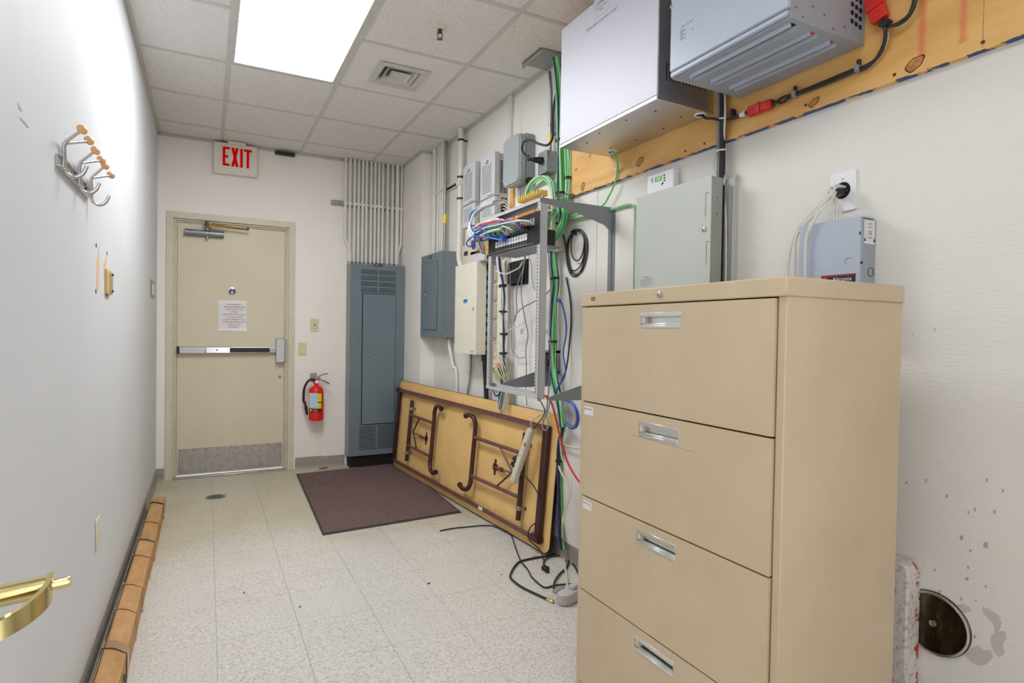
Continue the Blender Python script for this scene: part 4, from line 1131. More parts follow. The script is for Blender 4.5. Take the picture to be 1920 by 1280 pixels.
# cream ladder block on the near side
a_ = ax(1021, 380, 2.0); b_ = ax(1034, 470, 2.0)
t = thing('punch_block', 'cream ladder-like punch-down block right of the near rack post', 'punch-down block', (2.0, (a_.y + b_.y) / 2, b_.z))
MB().box(2.045, b_.y, b_.z, W, a_.y, a_.z).build('base', M_BEIGEB, t, bevel=.003)
m = MB().box(2.0, b_.y, b_.z, 2.045, b_.y + .012, a_.z).box(2.0, a_.y - .010, b_.z, 2.045, a_.y, a_.z); m.build('side_rails', M_CREAM, t)
for k in range(8):
    z = a_.z - .012 - k * (a_.z - b_.z - .02) / 7.5
    MB().box(2.004, b_.y + .01, z - .008, 2.04, a_.y - .008, z).build('rung', M_CREAM, t)

# ---- cream cabinet on the wall left of the rack
CXF = 1.95
cy0, cy1 = ax(893, 580, CXF).y, ax(853, 580, CXF).y; cz0, cz1 = ax(893, 665, CXF).z, ax(893, 490, CXF).z
t = thing('telecom_cabinet', 'cream steel telecom cabinet with a small blue sticker, left of the rack', 'cabinet', (W, (cy0 + cy1) / 2, cz0))
MB().box(CXF, cy0, cz0, CXF + .002, cy1, cz1).box(CXF + .002, cy0, cz0, CXF + .072, cy0 + .002, cz1).box(CXF + .002, cy1 - .002, cz0, CXF + .072, cy1, cz1).box(CXF + .002, cy0, cz0, CXF + .072, cy1, cz0 + .002).box(CXF + .002, cy0, cz1 - .002, CXF + .072, cy1, cz1).build('cover', M_CREAM, t, bevel=.0008)
MB().box(CXF + .066, cy0 + .006, cz0 + .01, W, cy1 - .006, cz1 - .01).build('dark_interior', M_DARK, t)
m = MB()
for k in range(9): m.box(CXF + .074, cy0 + .002, cz0 + .03 + k * .062, W - .02, cy0 + .012, cz0 + .062 + k * .062)
m.build('module_edges', M_KSUD, t)
s_ = ax(873, 566, CXF)
st = MB().box(CXF - .0012, s_.y - .035, s_.z - .020, CXF, s_.y + .035, s_.z + .020).build('sticker', M_WHITE, t)
MB().prism([(s_.y - .033, s_.z - .006), (s_.y + .033, s_.z - .012), (s_.y + .033, s_.z + .004), (s_.y + .01, s_.z + .006), (s_.y - .033, s_.z + .013)], 'x', CXF - .0016, CXF - .0012).build('sticker_wave', mat('cyan_print', (60, 150, 210), .5), st)
MB().prism([(s_.y - .033, s_.z + .008), (s_.y + .033, s_.z + .004), (s_.y + .033, s_.z + .018), (s_.y - .033, s_.z + .018)], 'x', CXF - .0018, CXF - .0014).build('sticker_band', M_BLOGO, st)
s_ = ax(887, 579, CXF); MB().ring((CXF - .001, s_.y, s_.z), (1, 0, 0), .008, .0016, 16, 6).build('lock', M_INK, t)
s_ = ax(885, 660, CXF); MB().text('WARNING', .010, (CXF - .0006, s_.y, s_.z + .006), mY, Z_).text('OPEN COVER', .007, (CXF - .0006, s_.y, s_.z - .006), mY, Z_).build('small_print', M_INK, t)
# grey device lying on top of it
a_, b_ = ax(878, 484, 1.98), ax(912, 478, 1.98)
t = thing('network_device', 'pale grey slope-topped device resting on the cream cabinet', 'device', (2.0, (a_.y + b_.y) / 2, cz1))
MB().prism([(b_.y, cz1), (a_.y, cz1), (a_.y - .02, cz1 + .018), (a_.y - .12, cz1 + .05), (b_.y, cz1 + .055)], 'x', 1.965, 2.06).build('housing', M_KSU, t, bevel=.004)
MB().box(1.985, b_.y - .002, cz1 + .008, 2.045, b_.y + .001, cz1 + .035).build('port_opening', M_DARK, t)
# small beige relay boxes
a_, b_ = ax(873, 490, W - .06), ax(899, 462, W - .06)
t = thing('relay_box', 'small beige relay box below the far phone module', 'box', (W - .03, 3.62, 1.72))
MB().box(W - .075, 3.50, 1.70, W - .019, 3.80, 1.835).build('housing', M_BEIGEB, t, bevel=.003)
MB().box(W - .077, 3.70, 1.76, W - .075, 3.76, 1.79).build('dark_label', M_INK, t)
m = MB()
for k in range(5): m.box(W - .0765, 3.56 - k * .02, 1.71, W - .075, 3.565 - k * .02, 1.82)
m.build('ribs', M_KSUD, t)
q0 = ax(878, 453, 2.0); q1 = ax(897, 470, 2.0)
t = thing('wall_transformer', 'round dark blue transformer below the far phone module', 'transformer', (2.03, q0.y, q1.z))
MB().lathe((W - .019, (q0.y + q1.y) / 2 + .03, (q0.z + q1.z) / 2 + .02), (-1, 0, 0), [(.045, 0), (.045, .05), (.035, .06)], 24).build('coil', M_BLUED, t)
MB().box(W - .075, q1.y - .02, q1.z - .012, W - .019, q0.y, q1.z + .012).build('orange_tray', M_ORNG, t, bevel=.003)

# black hose under the cream cabinet
pth = g((909, 668, W - .045), (909.5, 690, W - .045), (911, 715, W - .045), (912, 745, W - .045), (913, 780, W - .045))
t = thing('black_hose', 'black cable sleeve hanging below the cream cabinet behind the rack', 'cable sleeve', pth[-1])
MB().tube(pth, .017, 12).build('sleeve', M_BLACK, t)
MB().cyl(pth[0] + Vector((0, 0, -.03)), pth[0] + Vector((0, 0, .03)), .024, 14).build('tape_collar', M_BLACK, t)

# ---- board and bundles inside the rack opening
a_, b_ = ax(926, 490, W - .03), ax(948, 735, W - .03)
t = thing('wiring_board', 'tall cream wiring board with connector rows behind the rack opening', 'wiring board', (W, (a_.y + b_.y) / 2, b_.z))
yb0, yb1 = ax(945, 600, W - .03).y, ax(921, 600, W - .03).y
MB().box(W - .022, yb0, b_.z, W, yb1, a_.z).build('board', M_CREAM, t, bevel=.002)
for k in range(5):
    z = a_.z - .08 - k * .125
    MB().box(W - .045, yb1 - .07, z - .05, W - .022, yb1 - .02, z + .05).build('connector_strip', M_BEIGEB, t, bevel=.002)
z = ax(938, 690, W - .04).z
m = MB()
for k in range(6): m.box(W - .07, yb0 + .02 + k * .018, z - .03 + (k % 2) * .01, W - .022, yb0 + .033 + k * .018, z + .03)
m.build('orange_connectors', M_ORNG, t)
bundle('grey_cable_bundle', 'upright bundle of grey, white and black cables behind the rack opening', 'cables',
       g((936, 480, 2.02), (938, 505, 2.02), (942, 530, 2.02), (944, 560, 2.02), (943, 590, 2.02), (945, 620, 2.02), (944, 650, 2.02), (944, 680, 2.02), (946, 705, 2.03), (942, 735, 2.03), (938, 765, 2.03)),
       7, .0042, .02, M_GCAB, 6, (.22, .38, .52, .64), extra=((M_BLACK, 4), (M_WCAB, 4), (M_BLUED, 3)), lump=[1, .9, .6, .8, .6, .9, .6, .9, 1.2, 1.2, 1.2])
bundle('loose_wire_fan', 'fan of thin orange, cream and green wires at the foot of the wiring board', 'wires',
       g((932, 655, 2.03), (936, 675, 2.01), (944, 700, 2.01), (950, 715, 2.03), (953, 740, 2.04), (950, 770, 2.04)), 6, .0022, .05, M_CCAB, 7, (), extra=((M_WCAB, 6), (M_GREEN, 3), (M_ORNG, 3)), lump=[1.3, 1.3, .8, .5, .7, 1], cname='wire')
for i, (pts, r, mt, lab) in enumerate([
    (((922, 700, 2.0), (925, 690, 1.99), (932, 690, 1.99), (938, 698, 2.0), (940, 715, 2.0), (938, 735, 2.0), (930, 742, 2.0), (924, 730, 2.0), (922, 712, 2.0)), .005, M_BCAB, 'black cable ring hanging at the bottom of the rack opening'),
    (((984, 470, 2.03), (982, 500, 2.03), (978, 530, 2.03), (978, 560, 2.04), (983, 590, 2.04), (987, 610, 2.05), (990, 630, 2.06), (986, 655, 2.06), (987, 690, 2.06), (986, 730, 2.06), (988, 760, 2.06)), .0035, M_GCAB, 'grey cable dropping through the rack opening'),
    (((986, 478, 2.02), (980, 505, 2.0), (971, 530, 2.0), (968, 555, 2.02), (969, 580, 2.03), (966, 600, 2.03), (963, 602, 2.03), (966, 592, 2.03), (978, 578, 2.02), (1004, 564, 2.01), (1022, 553, 2.03), (1034, 540, 2.05)), .0035, M_GCAB, 'grey cable making a tight hairpin inside the rack opening'),
    (((931, 508, 1.98), (940, 512, 1.97), (950, 513, 1.97), (962, 508, 1.98), (974, 501, 1.99), (980, 490, 2.0)), .0042, M_WCAB, 'thick white cable sagging across the rack opening'),
    (((950, 478, 2.02), (953, 495, 2.03), (957, 520, 2.04), (956, 560, 2.06), (958, 600, 2.06), (959, 650, 2.06)), .003, M_GCAB, 'grey cable beside the raceway in the rack opening'),
    (((942, 625, 2.02), (955, 618, 2.02), (970, 612, 2.02), (982, 604, 2.03), (985, 602, 2.06)), .0035, M_WCAB, 'short white cable bridging to the wall papers'),
    (((958, 650, 2.04), (966, 665, 2.05), (974, 671, 2.06), (986, 669, 2.06)), .0025, M_GCAB, 'thin grey wire sagging below the white cable'),
    (((991, 478, 2.04), (997, 500, 2.06), (998, 525, 2.07), (1003, 545, 2.06)), .0022, M_GCAB, 'thin grey wire curling near the top of the rack opening'),
    (((1028, 470, 2.0), (1030, 500, 2.02), (1033, 540, 2.03), (1032, 580, 2.03), (1030, 620, 2.03), (1033, 660, 2.02), (1031, 700, 2.02), (1028, 740, 2.03), (1024, 775, 2.03)), .0038, M_GCAB, 'grey cable just right of the near rack post'),
    (((1023, 480, 2.04), (1027, 500, 2.05), (1023, 530, 2.06), (1020, 560, 2.06), (1021, 600, 2.06)), .002, M_WCAB, 'thin white wire right of the near rack post'),
    (((1055, 570, 2.02), (1044, 562, 2.0), (1050, 562, 1.99), (1058, 585, 2.0), (1062, 620, 2.02), (1056, 660, 2.03), (1060, 690, 2.03), (1058, 708, 2.03), (1048, 722, 2.02), (1043, 735, 2.02), (1041, 750, 2.02)), .0042, M_BLUE, 'blue cable snaking beside the green bundle'),
    (((1062, 520, W - .012), (1069, 560, W - .012), (1071, 600, W - .012), (1068, 640, W - .012), (1062, 690, 2.06), (1052, 715, 2.04), (1046, 730, 2.03)), .0045, M_BCAB, 'black cable dropping from the coil beside the cabinet')]):
    P = g(*pts); t = thing('cable' if r > .0028 else 'thin_wire', lab, 'cable', min(P, key=lambda p: p.z))
    MB().tube(P, r, 8, 6, closed=(i == 0)).build('jacket', mt, t)

# black signal block
a_, b_ = ax(953, 494, W - .03), ax(979, 529, W - .03)
t = thing('splitter_block', 'ribbed black block mounted on the wall behind the rack opening', 'terminal block', (W, (a_.y + b_.y) / 2, b_.z))
MB().box(W - .012, b_.y - .03, b_.z - .01, W, a_.y, a_.z + .01).build('base', M_DARK, t)
for k in range(4):
    y = a_.y - (a_.y - b_.y) * (k + .5) / 4
    MB().cyl((W - .025, y, b_.z), (W - .025, y, a_.z), .020, 12).build('rib', M_BLACK, t)
# printed sheets on the wall
for (u0, v0, u1, v1), lab, lines in (((975, 610, 1006, 668), 'printed sheet taped to the wall inside the rack opening', 8), ((1021, 610, 1043, 650), 'folded sheet on the wall right of the near rack post', 4)):
    a_, b_ = ax(u0, v0, W - .004), ax(u1, v1, W - .004)
    t = thing('paper_sheet', lab, 'paper', (W - .004, (a_.y + b_.y) / 2, b_.z))
    MB().box(W - .005, b_.y, b_.z, W - .0035, a_.y, a_.z).build('sheet', M_PAPER, t)
    m = MB(); h = (a_.z - b_.z)
    for k in range(lines):
        z = a_.z - h * (.3 + .65 * k / lines); m.box(W - .0056, a_.y - .12, z - .0012, W - .005, a_.y - .015, z + .0012)
    m.box(W - .0056, a_.y - .04, a_.z - .05, W - .005, a_.y - .008, a_.z - .02)
    m.build('printed_lines', M_BEIGEB, t)
# open junction box low in the wall
a_, b_ = ax(1006, 655, W - .03), ax(1042, 700, W - .03)
t = thing('junction_box', 'open wall box with brown wires low behind the rack', 'junction box', (W, (a_.y + b_.y) / 2, b_.z))
MB().box(W - .03, b_.y, a_.z - .012, W, a_.y, a_.z).box(W - .03, b_.y, b_.z, W, a_.y, b_.z + .01).box(W - .03, b_.y, b_.z, W, b_.y + .01, a_.z).box(W - .03, a_.y - .01, b_.z, W, a_.y, a_.z).build('rim', M_GALV, t)
MB().box(W - .006, b_.y + .01, b_.z + .01, W - .001, a_.y - .01, a_.z - .01).build('dark_inside', M_DARK, t)
m = MB()
for k in range(5):
    m.tube([(W - .01, a_.y - .02 - k * .02, a_.z - .02), (W - .05, a_.y - .05 - k * .02, a_.z - .05 - .01 * k), (W - .04, a_.y - .03 - k * .01, b_.z + .03), (W - .01, b_.y + .03, b_.z + .02)], .0028, 6)
m.build('brown_wires', mat('brown_wire', (120, 92, 74), .5), t)

# ---- coil of black coax on the wall
q = ax(1081, 475, W - .02)
t = thing('coiled_cable', 'coil of black cable hung on the wall between the rack arms', 'cable', (W, q.y, ax(1081, 513, W - .02).z))
cy_, cz_ = ax(1080, 472, W - .016).y, ax(1080, 472, W - .016).z
for k, (dy, dz, ry, rz) in enumerate(((0, 0, .088, .118), (.010, .008, .084, .104), (-.018, .030, .058, .078), (.016, -.006, .084, .120))):
    MB().tube([(W - .008 - .006 * (k % 3), cy_ + dy + ry * math.cos(a_) * (1 + .04 * math.sin(3 * a_)), cz_ + dz + rz * math.sin(a_)) for a_ in [i * math.pi / 10 for i in range(20)]], .0035, 8, 2, True).build('turn', M_BCAB, t)
MB().tube([(W - .03, cy_ + .03, cz_ + .105), (W - .01, cy_ + .02, cz_ + .118), (W - .008, cy_ + .015, cz_ + .09)], .005, 6).build('tie', M_BLACK, t)
MB().tube(g((1071, 512, W - .012), (1064, 480, W - .014), (1060, 455, W - .02), (1056, 440, W - .02)), .0042, 8).build('tail', M_BCAB, t)

# ================================================================ FOLDING TABLE leaning on the right wall
TA, TL_, TLEN, TW_ = .0737, .085, 2.32, .762
tb = Vector((1.852, 4.90, .0095))
td = Vector((math.sin(TA), -math.cos(TA), 0)); tn_ = Vector((math.cos(TA), math.sin(TA), 0))
tu = tn_ * math.sin(TL_) + Z_ * math.cos(TL_)
to = tu.cross(td).normalized()
if to.x > 0: to = -to           # out of the underside, towards the room
def tp(a, b, c=0.0): return tb + td * a + tu * b + to * c
t = thing('folding_table', 'tan folding table on its side against the right wall, maroon legs folded', 'folding table', tp(TLEN / 2, 0, 0))
def tbox(a0, b0, c0, a1, b1, c1, m=None):
    m = m or MB()
    vs = [tp(a, b, c) for c in (c0, c1) for a, b in ((a0, b0), (a1, b0), (a1, b1), (a0, b1))]
    return m.add(vs, [(0, 3, 2, 1), (4, 5, 6, 7), (0, 1, 5, 4), (1, 2, 6, 5), (2, 3, 7, 6), (3, 0, 4, 7)])
def tslab(c0, c1, inset, r=.05):
    poly = []
    for cx, cy, st in ((TLEN - r, TW_ - r, 0), (r, TW_ - r, 1), (r, r, 2), (TLEN - r, r, 3)):
        for k in range(6):
            a = (st + k / 5) * math.pi / 2; poly.append((cx + (r - inset) * math.cos(a), cy + (r - inset) * math.sin(a)))
    vs = [tp(p[0], p[1], c0) for p in poly] + [tp(p[0], p[1], c1) for p in poly]; n = len(poly)
    return MB().add(vs, [tuple(range(n)), tuple(range(2 * n - 1, n - 1, -1))] + [(i, (i + 1) % n, n + (i + 1) % n, n + i) for i in range(n)])
tslab(-.003, 0, .0015).build('underside_board', M_HARD, t)
tslab(-.022, -.003, 0).build('dark_edge', M_EDGE, t)
e = .075
m = MB(); tbox(e, TW_ - e, 0, TLEN - e, TW_ - e + .004, .032, m); tbox(e, TW_ - e - .022, .028, TLEN - e, TW_ - e + .004, .032, m); m.build('upper_rail', M_DUSTY, t)
m = MB(); tbox(e, e - .02, 0, TLEN - e, e - .016, .035, m); tbox(e, e - .02, .031, TLEN - e, e + .006, .035, m); m.build('lower_rail', M_DUSTY, t)
m = MB(); tbox(.05, e - .02, 0, .062, TW_ - e, .035, m); tbox(.05, e - .02, .030, .10, TW_ - e, .035, m); m.build('end_rail', M_MAROON, t)
m = MB(); tbox(TLEN - .105, e - .02, 0, TLEN - .06, TW_ - e + .004, .036, m); m.build('end_rail', M_MAROON, t, bevel=.006)
m = MB(); tbox(TLEN - .14, e - .03, .0, TLEN - .05, e + .012, .04, m); m.build('corner_bracket', M_MAROON, t, bevel=.008, segs=2)
m = MB(); tbox(.018, e - .03, .0, .07, e + .012, .04, m); m.build('corner_bracket', M_MAROON, t, bevel=.008, segs=2)
m = MB(); tbox(.012, TW_ - e - .03, .0, .06, TW_ - e + .012, .04, m); m.build('corner_bracket', M_BLACK, t, bevel=.006)
m = MB()
for k in range(11):
    a = .12 + k * .2; c = tp(a, e + .012, .0); m.cyl(c, c + to * .004, .004, 8)
for k in range(4):
    c = tp(.062, .16 + k * .14, 0); m.cyl(c, c + to * .004, .004, 8)
m.build('screws', M_WHITE, t)['kind'] = 'stuff'
m = MB(); tbox(TLEN * .69, e - .018, .0353, TLEN * .69 + .05, e + .002, .036, m); m.build('paper_label', M_PAPER, t)
def legset(pivot, foot, name):
    """pivot: distance along the table of the hinged bar; foot: distance of the S-shaped feet tube"""
    s = 1 if foot > pivot else -1
    lo, hi = .115, TW_ - .14
    pv = MB().tube([tp(pivot, lo, .028), tp(pivot, hi, .028)], .0155, 14, 1).build('pivot_bar', M_MAROON, t)
    for b in (lo + .07, hi - .07):
        MB().cyl(tp(pivot, b - .012, .028), tp(pivot, b + .012, .028), .019, 14).build('clamp', M_GALV, pv)
        m = MB(); tbox(pivot + .018, b - .01, 0, pivot + .036, b + .01, .004, m); m.build('clamp_tab', M_GALV, pv)
    pts = [tp(foot + s * .13, .155, .05), tp(foot + s * .085, .140, .05), tp(foot + s * .03, .148, .046), tp(foot, .19, .042), tp(foot, .25, .04), tp(foot, .38, .04), tp(foot, .53, .04), tp(foot, .585, .042), tp(foot + s * .03, .628, .046), tp(foot + s * .085, .638, .05), tp(foot + s * .13, .625, .05)]
    MB().tube(pts, .0155, 14, 5).build('leg', M_MAROON, t)
    for pnt, q in ((pts[0], pts[1]), (pts[-1], pts[-2])): d = (pnt - q).normalized(); MB().cyl(pnt - d * .012, pnt + d * .002, .018, 14).build('foot_cap', M_BLACK, t)
    for b in (.245, .50):
        MB().tube([tp(pivot, b, .032), tp(foot, b, .042)], .0115, 12, 1).build('cross_bar', M_DUSTY, t)
    mid = pivot + (foot - pivot) * .42
    # Y-shaped folding brace
    ky = pivot + (foot - pivot) * .20
    MB().tube([tp(mid, .49, .04), tp(ky, .385, .03), tp(ky - .01 * s, .375, .028)], .006, 8, 3).build('brace', M_MAROON, t)
    MB().tube([tp(mid, .255, .04), tp(ky, .36, .03), tp(ky - .01 * s, .375, .028)], .006, 8, 3).build('brace', M_MAROON, t)
    c = pivot + (foot - pivot) * .60
    MB().tube([tp(ky - .02 * s, .365, .03), tp(ky + s * .09, .358, .02), tp(c, .35, .012)], .005, 8, 2).build('brace_rod', M_DUSTY, t)
    MB().cyl(tp(ky + (c - ky) * .5, .356, .02), tp(ky + (c - ky) * .78, .352, .016), .013, 12).build('lock_collar', M_DUSTY, t)
    c = pivot + (foot - pivot) * .60; m = MB()
    tbox(c - .012, .30, 0, c + .012, .40, .003, m); tbox(c - .028, .33, 0, c + .028, .37, .003, m)
    m.build('mounting_plate', M_MAROON, t, bevel=.004)
legset(.36, .84, 'a')
legset(TLEN - .274, TLEN - .84, 'b')
m = MB(); m.text('TA-S', .035, tp(TLEN * .60, .175, .0006), td, tu + td * .5, .0002).build('stamp', M_LEAF, t)

# power strip hanging off the near end rail
s0, s1 = tp(TLEN - .155, .66, .075), tp(TLEN - .275, .335, .085)
t = thing('power_strip', 'cream power strip hanging over the near end of the folding table', 'power strip', s1)
d = (s1 - s0); L_ = d.length; d.normalize(); w_ = to.cross(d).normalized(); n_ = d.cross(w_).normalized()
MB().obox((s0 + s1) / 2, d * L_ / 2, w_ * .024, n_ * .017).build('housing', mat('cream_power_strip', (214, 210, 190), .4), t, bevel=.006, segs=2)
c = s0 + d * (L_ * .26)
MB().obox(c + w_ * .012 - to * -.017, d * .010, w_ * .006, n_ * .003).build('red_switch', M_REDP, t)
m = MB()
for f in (.38, .48, .9, .96):
    for q in (-.006, .006): m.obox(s0 + d * L_ * f + to * .0172 + w_ * q, d * .0035, w_ * .001, n_ * .001)
m.build('socket_slots', M_INK, t)
for f in (.62, .72):
    c = s0 + d * L_ * f
    MB().obox(c + w_ * -.034 + to * .01, d * .012, w_ * .018, n_ * .011).build('plug', M_BLACK, t, bevel=.003)
def path_sorted(P): return min(P, key=lambda p: p.z)
def cable(name, label, P, r, mt, kind='cable', sub=6, closed=False):
    t = thing(name, label, kind, path_sorted(P)); MB().tube(P, r, 8, sub, closed).build('jacket', mt, t); return t
top = tp(TLEN - .115, TW_ - e + .01, .03)
cable('cable', 'cream cord of the power strip looping over the table end', [s0, s0 + Vector((-.01, -.02, .05)), top + Vector((-.01, -.01, .06)), top + Vector((.02, -.03, .07)), top + Vector((.05, -.05, .05)), top + Vector((.1, -.05, .03))], .0045, M_CCAB)
cable('cable', 'grey cord hooked over the table end rail', g((1031, 752, 1.98), (1027, 770, 1.97), (1018, 790, 1.965), (1018, 803, 1.955), (1024, 806, 1.955), (1028, 797, 1.98), (1025, 780, 2.03), (1020, 765, 2.05)), .004, M_GCAB)
c = s0 + d * L_ * .62 + w_ * -.05
cable('cable', 'black plug lead rising from the power strip to the rack', [c + to * .01, tp(TLEN - .28, .50, .06), tp(TLEN - .25, .58, .055), tp(TLEN - .17, .655, .055), ax(1021, 775, 1.965), ax(1014, 752, 1.95)], .003, M_BCAB)
c = s0 + d * L_ * .72 + w_ * -.05
P = [c + to * .01, tp(TLEN - .16, .37, .055), tp(TLEN - .09, .33, .05), tp(TLEN - .05, .25, .03), tp(TLEN - .08, .17, .03), tp(TLEN - .115, .12, .055), tp(TLEN - .11, .06, .06)]
P += [az(1012, 1030, .03), az(1018, 1045, .006), az(1020, 1055, .006)]
cable('cable', 'black plug lead running down the table end to the floor', P, .0035, M_BCAB)
P = [az(825, 994.5, .006), az(850, 990, .006), az(880, 987, .006), az(905, 985, .006), az(925, 986, .006)]
cable('cable', 'thin black cable lying straight on the floor in front of the table', P + [az(945, 994, .012), az(957, 1001, .008), az(963, 1015, .006), az(968, 1030, .006), az(977, 1052, .006), az(990, 1068, .006), az(996, 1080, .006), az(1008, 1092, .006), az(1022, 1101, .006), az(1040, 1097, .006), az(1060, 1095, .006), az(1082, 1094, .006)], .004, M_BCAB)
P = [az(1026, 1125 - 2, .007), az(1000, 1111, .007), az(978, 1100, .007), az(960, 1086, .007), az(957, 1078, .007), az(964, 1063, .007), az(976, 1052, .007), az(1000, 1046, .007), az(1024, 1042, .007), az(1040, 1038, .007)]
cc_ = cable('cable', 'looped black coax on the floor with a brass connector', P, .0055, M_BCAB)
d2 = (P[0] - P[1]).normalized()
MB().cyl(P[0], P[0] + d2 * .022, .007, 12).cyl(P[0] + d2 * .022, P[0] + d2 * .036, .009, 6).build('brass_connector', M_BRASS, cc_)
P = [az(1020, 1062, .012), az(1020, 1052, .01), az(1028, 1045, .008), az(1045, 1041, .008), az(1062, 1045, .008), az(1074, 1056, .008), az(1082, 1070, .008), az(1086, 1080, .008)]
cc_ = cable('cable', 'short black cord with a small plug on the floor beside the cabinet', P, .0045, M_BCAB)
m = MB().obox(P[0] + Vector((-.004, -.02, 0)), (.014, .004, 0), (-.004, .018, 0), (0, 0, .010)).obox(P[0] + Vector((-.01, -.045, -.002)), (.010, .0, 0), (0, .010, 0), (0, 0, .008)); m.build('plug', M_BLACK, cc_, bevel=.003)
P = [az(1038, 1102, .02), az(1040, 1090, .01), az(1050, 1075, .008), az(1062, 1064, .008), az(1066, 1052, .008), az(1066, 1040, .01), az(1067, 1030, .02)]
cable('cable', 'black cord curling up behind the pale adapter on the floor', P, .005, M_BCAB)

# red, white and cream cables hanging between table and cabinet
cable('red_cable', 'red cable hanging from the rack foot behind the filing cabinet', g((1019, 741, 1.78), (1026, 744, 1.80), (1034, 755, 1.85), (1040, 775, 1.92), (1047, 805, 1.98), (1056, 840, 2.02), (1064, 865, 2.03), (1074, 885, 2.03), (1084, 900, 2.03), (1095, 912, 2.03)), .0052, M_REDC)
cable('cable', 'white cable falling to the floor between table and filing cabinet', g((1052, 745, 2.02), (1051, 780, 2.03), (1050, 810, 2.03), (1052, 850, 2.04), (1062, 880, 2.03), (1072, 905, 2.02), (1071, 925, 2.02), (1062, 955, 2.02), (1056, 975, 2.02)), .0032, M_WCAB)
cable('cable', 'thick cream cable reaching the floor beside the filing cabinet', g((1046, 868, 2.07), (1052, 885, 2.06), (1062, 905, 2.05), (1068, 930, 2.04), (1059, 960, 2.03), (1055, 985, 2.0)) + [az(1055, 1030, .02), az(1059, 1060, .01), az(1063, 1085, .01), az(1063, 1100, .01)], .006, M_CCAB)
cable('cable', 'cream cable curving out behind the filing cabinet', g((1045, 815, 2.06), (1052, 828, 2.06), (1064, 836, 2.06), (1082, 840, 2.06), (1100, 841, 2.06)), .005, M_CCAB)
bundle('blue_cable_coil', 'coil of blue cables on the wall beside the filing cabinet', 'cables',
       g((1048, 752, 2.05), (1058, 750, 2.04), (1072, 756, 2.04), (1080, 770, 2.04), (1082, 786, 2.04), (1078, 800, 2.04), (1068, 799, 2.04), (1058, 788, 2.05), (1053, 770, 2.06), (1050, 758, 2.07)), 6, .004, .009, M_BLUE, 9, (), extra=((M_GCAB, 1),))
bundle('dark_cable_bundle', 'dark cable bundle dropping from the green bundle to the floor behind the table', 'cables',
       g((1056, 800, 2.05), (1050, 830, 2.06), (1048, 860, 2.07), (1048, 900, 2.07), (1049, 940, 2.07), (1050, 980, 2.07), (1052, 1012, 2.06), (1054, 1030, 2.05)), 5, .005, .012, M_BCAB, 10, (.3,), extra=((M_GREEN, 1), (M_BLUED, 2)))

# pale adapter on the floor, half behind the cabinet
q0, q1 = az(1042, 1113, .0), az(1066, 1135, .0)
t = thing('power_adapter', 'pale grey rounded power adapter block on the floor beside the filing cabinet', 'adapter', (1.86, 2.12, 0))
c = Vector(((az(1052, 1122, .03)).x, az(1052, 1122, .03).y, .027)); dx_ = Vector((.34, -.94, 0)).normalized(); dy_ = Vector((.94, .34, 0)).normalized()
m = MB(); poly = []
for k in range(9):
    a = math.pi * .5 + math.pi * k / 8; poly.append((math.cos(a) * .034 - .02, math.sin(a) * .034))
poly += [(.075, -.034), (.075, .034)]
def rot(p, z): return c + dy_ * (p[0] + .045) + dx_ * p[1] + Vector((0, 0, z))
n = len(poly); vs = [rot(p, -.025) for p in poly] + [rot(p, .025) for p in poly]
m.add(vs, [tuple(range(n)), tuple(range(2 * n - 1, n - 1, -1))] + [(i, (i + 1) % n, n + (i + 1) % n, n + i) for i in range(n)])
m.build('housing', M_PALE, t, bevel=.004)
m = MB(); m.obox(c + dy_ * .03 + dx_ * -.035 + Z_ * .022, dy_ * .035, dx_ * .012, Z_ * .006); m.build('grey_plug', M_GCAB, t, bevel=.002)
MB().obox(c + dy_ * .09 + dx_ * .005 + Z_ * .033, dy_ * .028, dx_ * .015, Z_ * .010).build('white_plug', M_PALE, t, bevel=.004)

# ---- floor mat
t = thing('floor_mat', 'brown carpet floor mat with a dark rubber edge before the exit door', 'mat', (1.45, 4.2, 0))
A_, B_, C_ = az(555, 889), az(605, 1004), az(866, 961)
D_ = A_ + (C_ - B_)
cen = (A_ + C_) / 2
def quadslab(P, z0, z1, inset):
    Q = []
    for p in P:
        d_ = (cen - p); d_.z = 0; Q.append(p + d_.normalized() * inset * 1.35)
    return MB().add([(p.x, p.y, z0) for p in Q] + [(p.x, p.y, z1) for p in Q], [(3, 2, 1, 0), (4, 5, 6, 7), (0, 1, 5, 4), (1, 2, 6, 5), (2, 3, 7, 6), (3, 0, 4, 7)])
quadslab([A_, B_, C_, D_], .0005, .004, 0).build('rubber_edge', M_RUBBER, t, bevel=.001)
quadslab([A_, B_, C_, D_], .003, .009, .018).build('pile', M_CARPET, t, bevel=.002)
# scraps
def scrap(u, v_, sx, sy, a_, z, label, mt=M_LEAF, h=.006):
    p = az(u, v_, z); r2 = random.Random(int(u)); n = 9; poly = []
    for k in range(n):
        an = 2 * math.pi * k / n; rr_ = r2.uniform(.65, 1.1); x_, y_ = sx * rr_ * math.cos(an), sy * rr_ * math.sin(an)
        poly.append((p.x + x_ * math.cos(a_) - y_ * math.sin(a_), p.y + x_ * math.sin(a_) + y_ * math.cos(a_)))
    MB().prism(poly, 'z', z, z + h).build('debris', mt, None, label, 'debris', bevel=.001)
scrap(608, 878.5, .045, .018, .2, .0002, 'flat brown scrap on the tiles beside the mat', M_LEAF, .01)
scrap(582, 894, .022, .016, .3, .0092, 'small leaf scrap on the far left corner of the mat')
scrap(604, 905, .035, .016, -.3, .0092, 'dark brown scrap on the mat near its far left corner', M_DUSTY)
scrap(1005, 1045, .022, .012, .4, .0002, 'fluff of dust beside the looped cable', M_GCAB, .006)
scrap(940, 1077 + 0, .004, .003, .4, .0002, 'tiny dark crumb on the tiles left of the looped cable', M_DARK, .003)
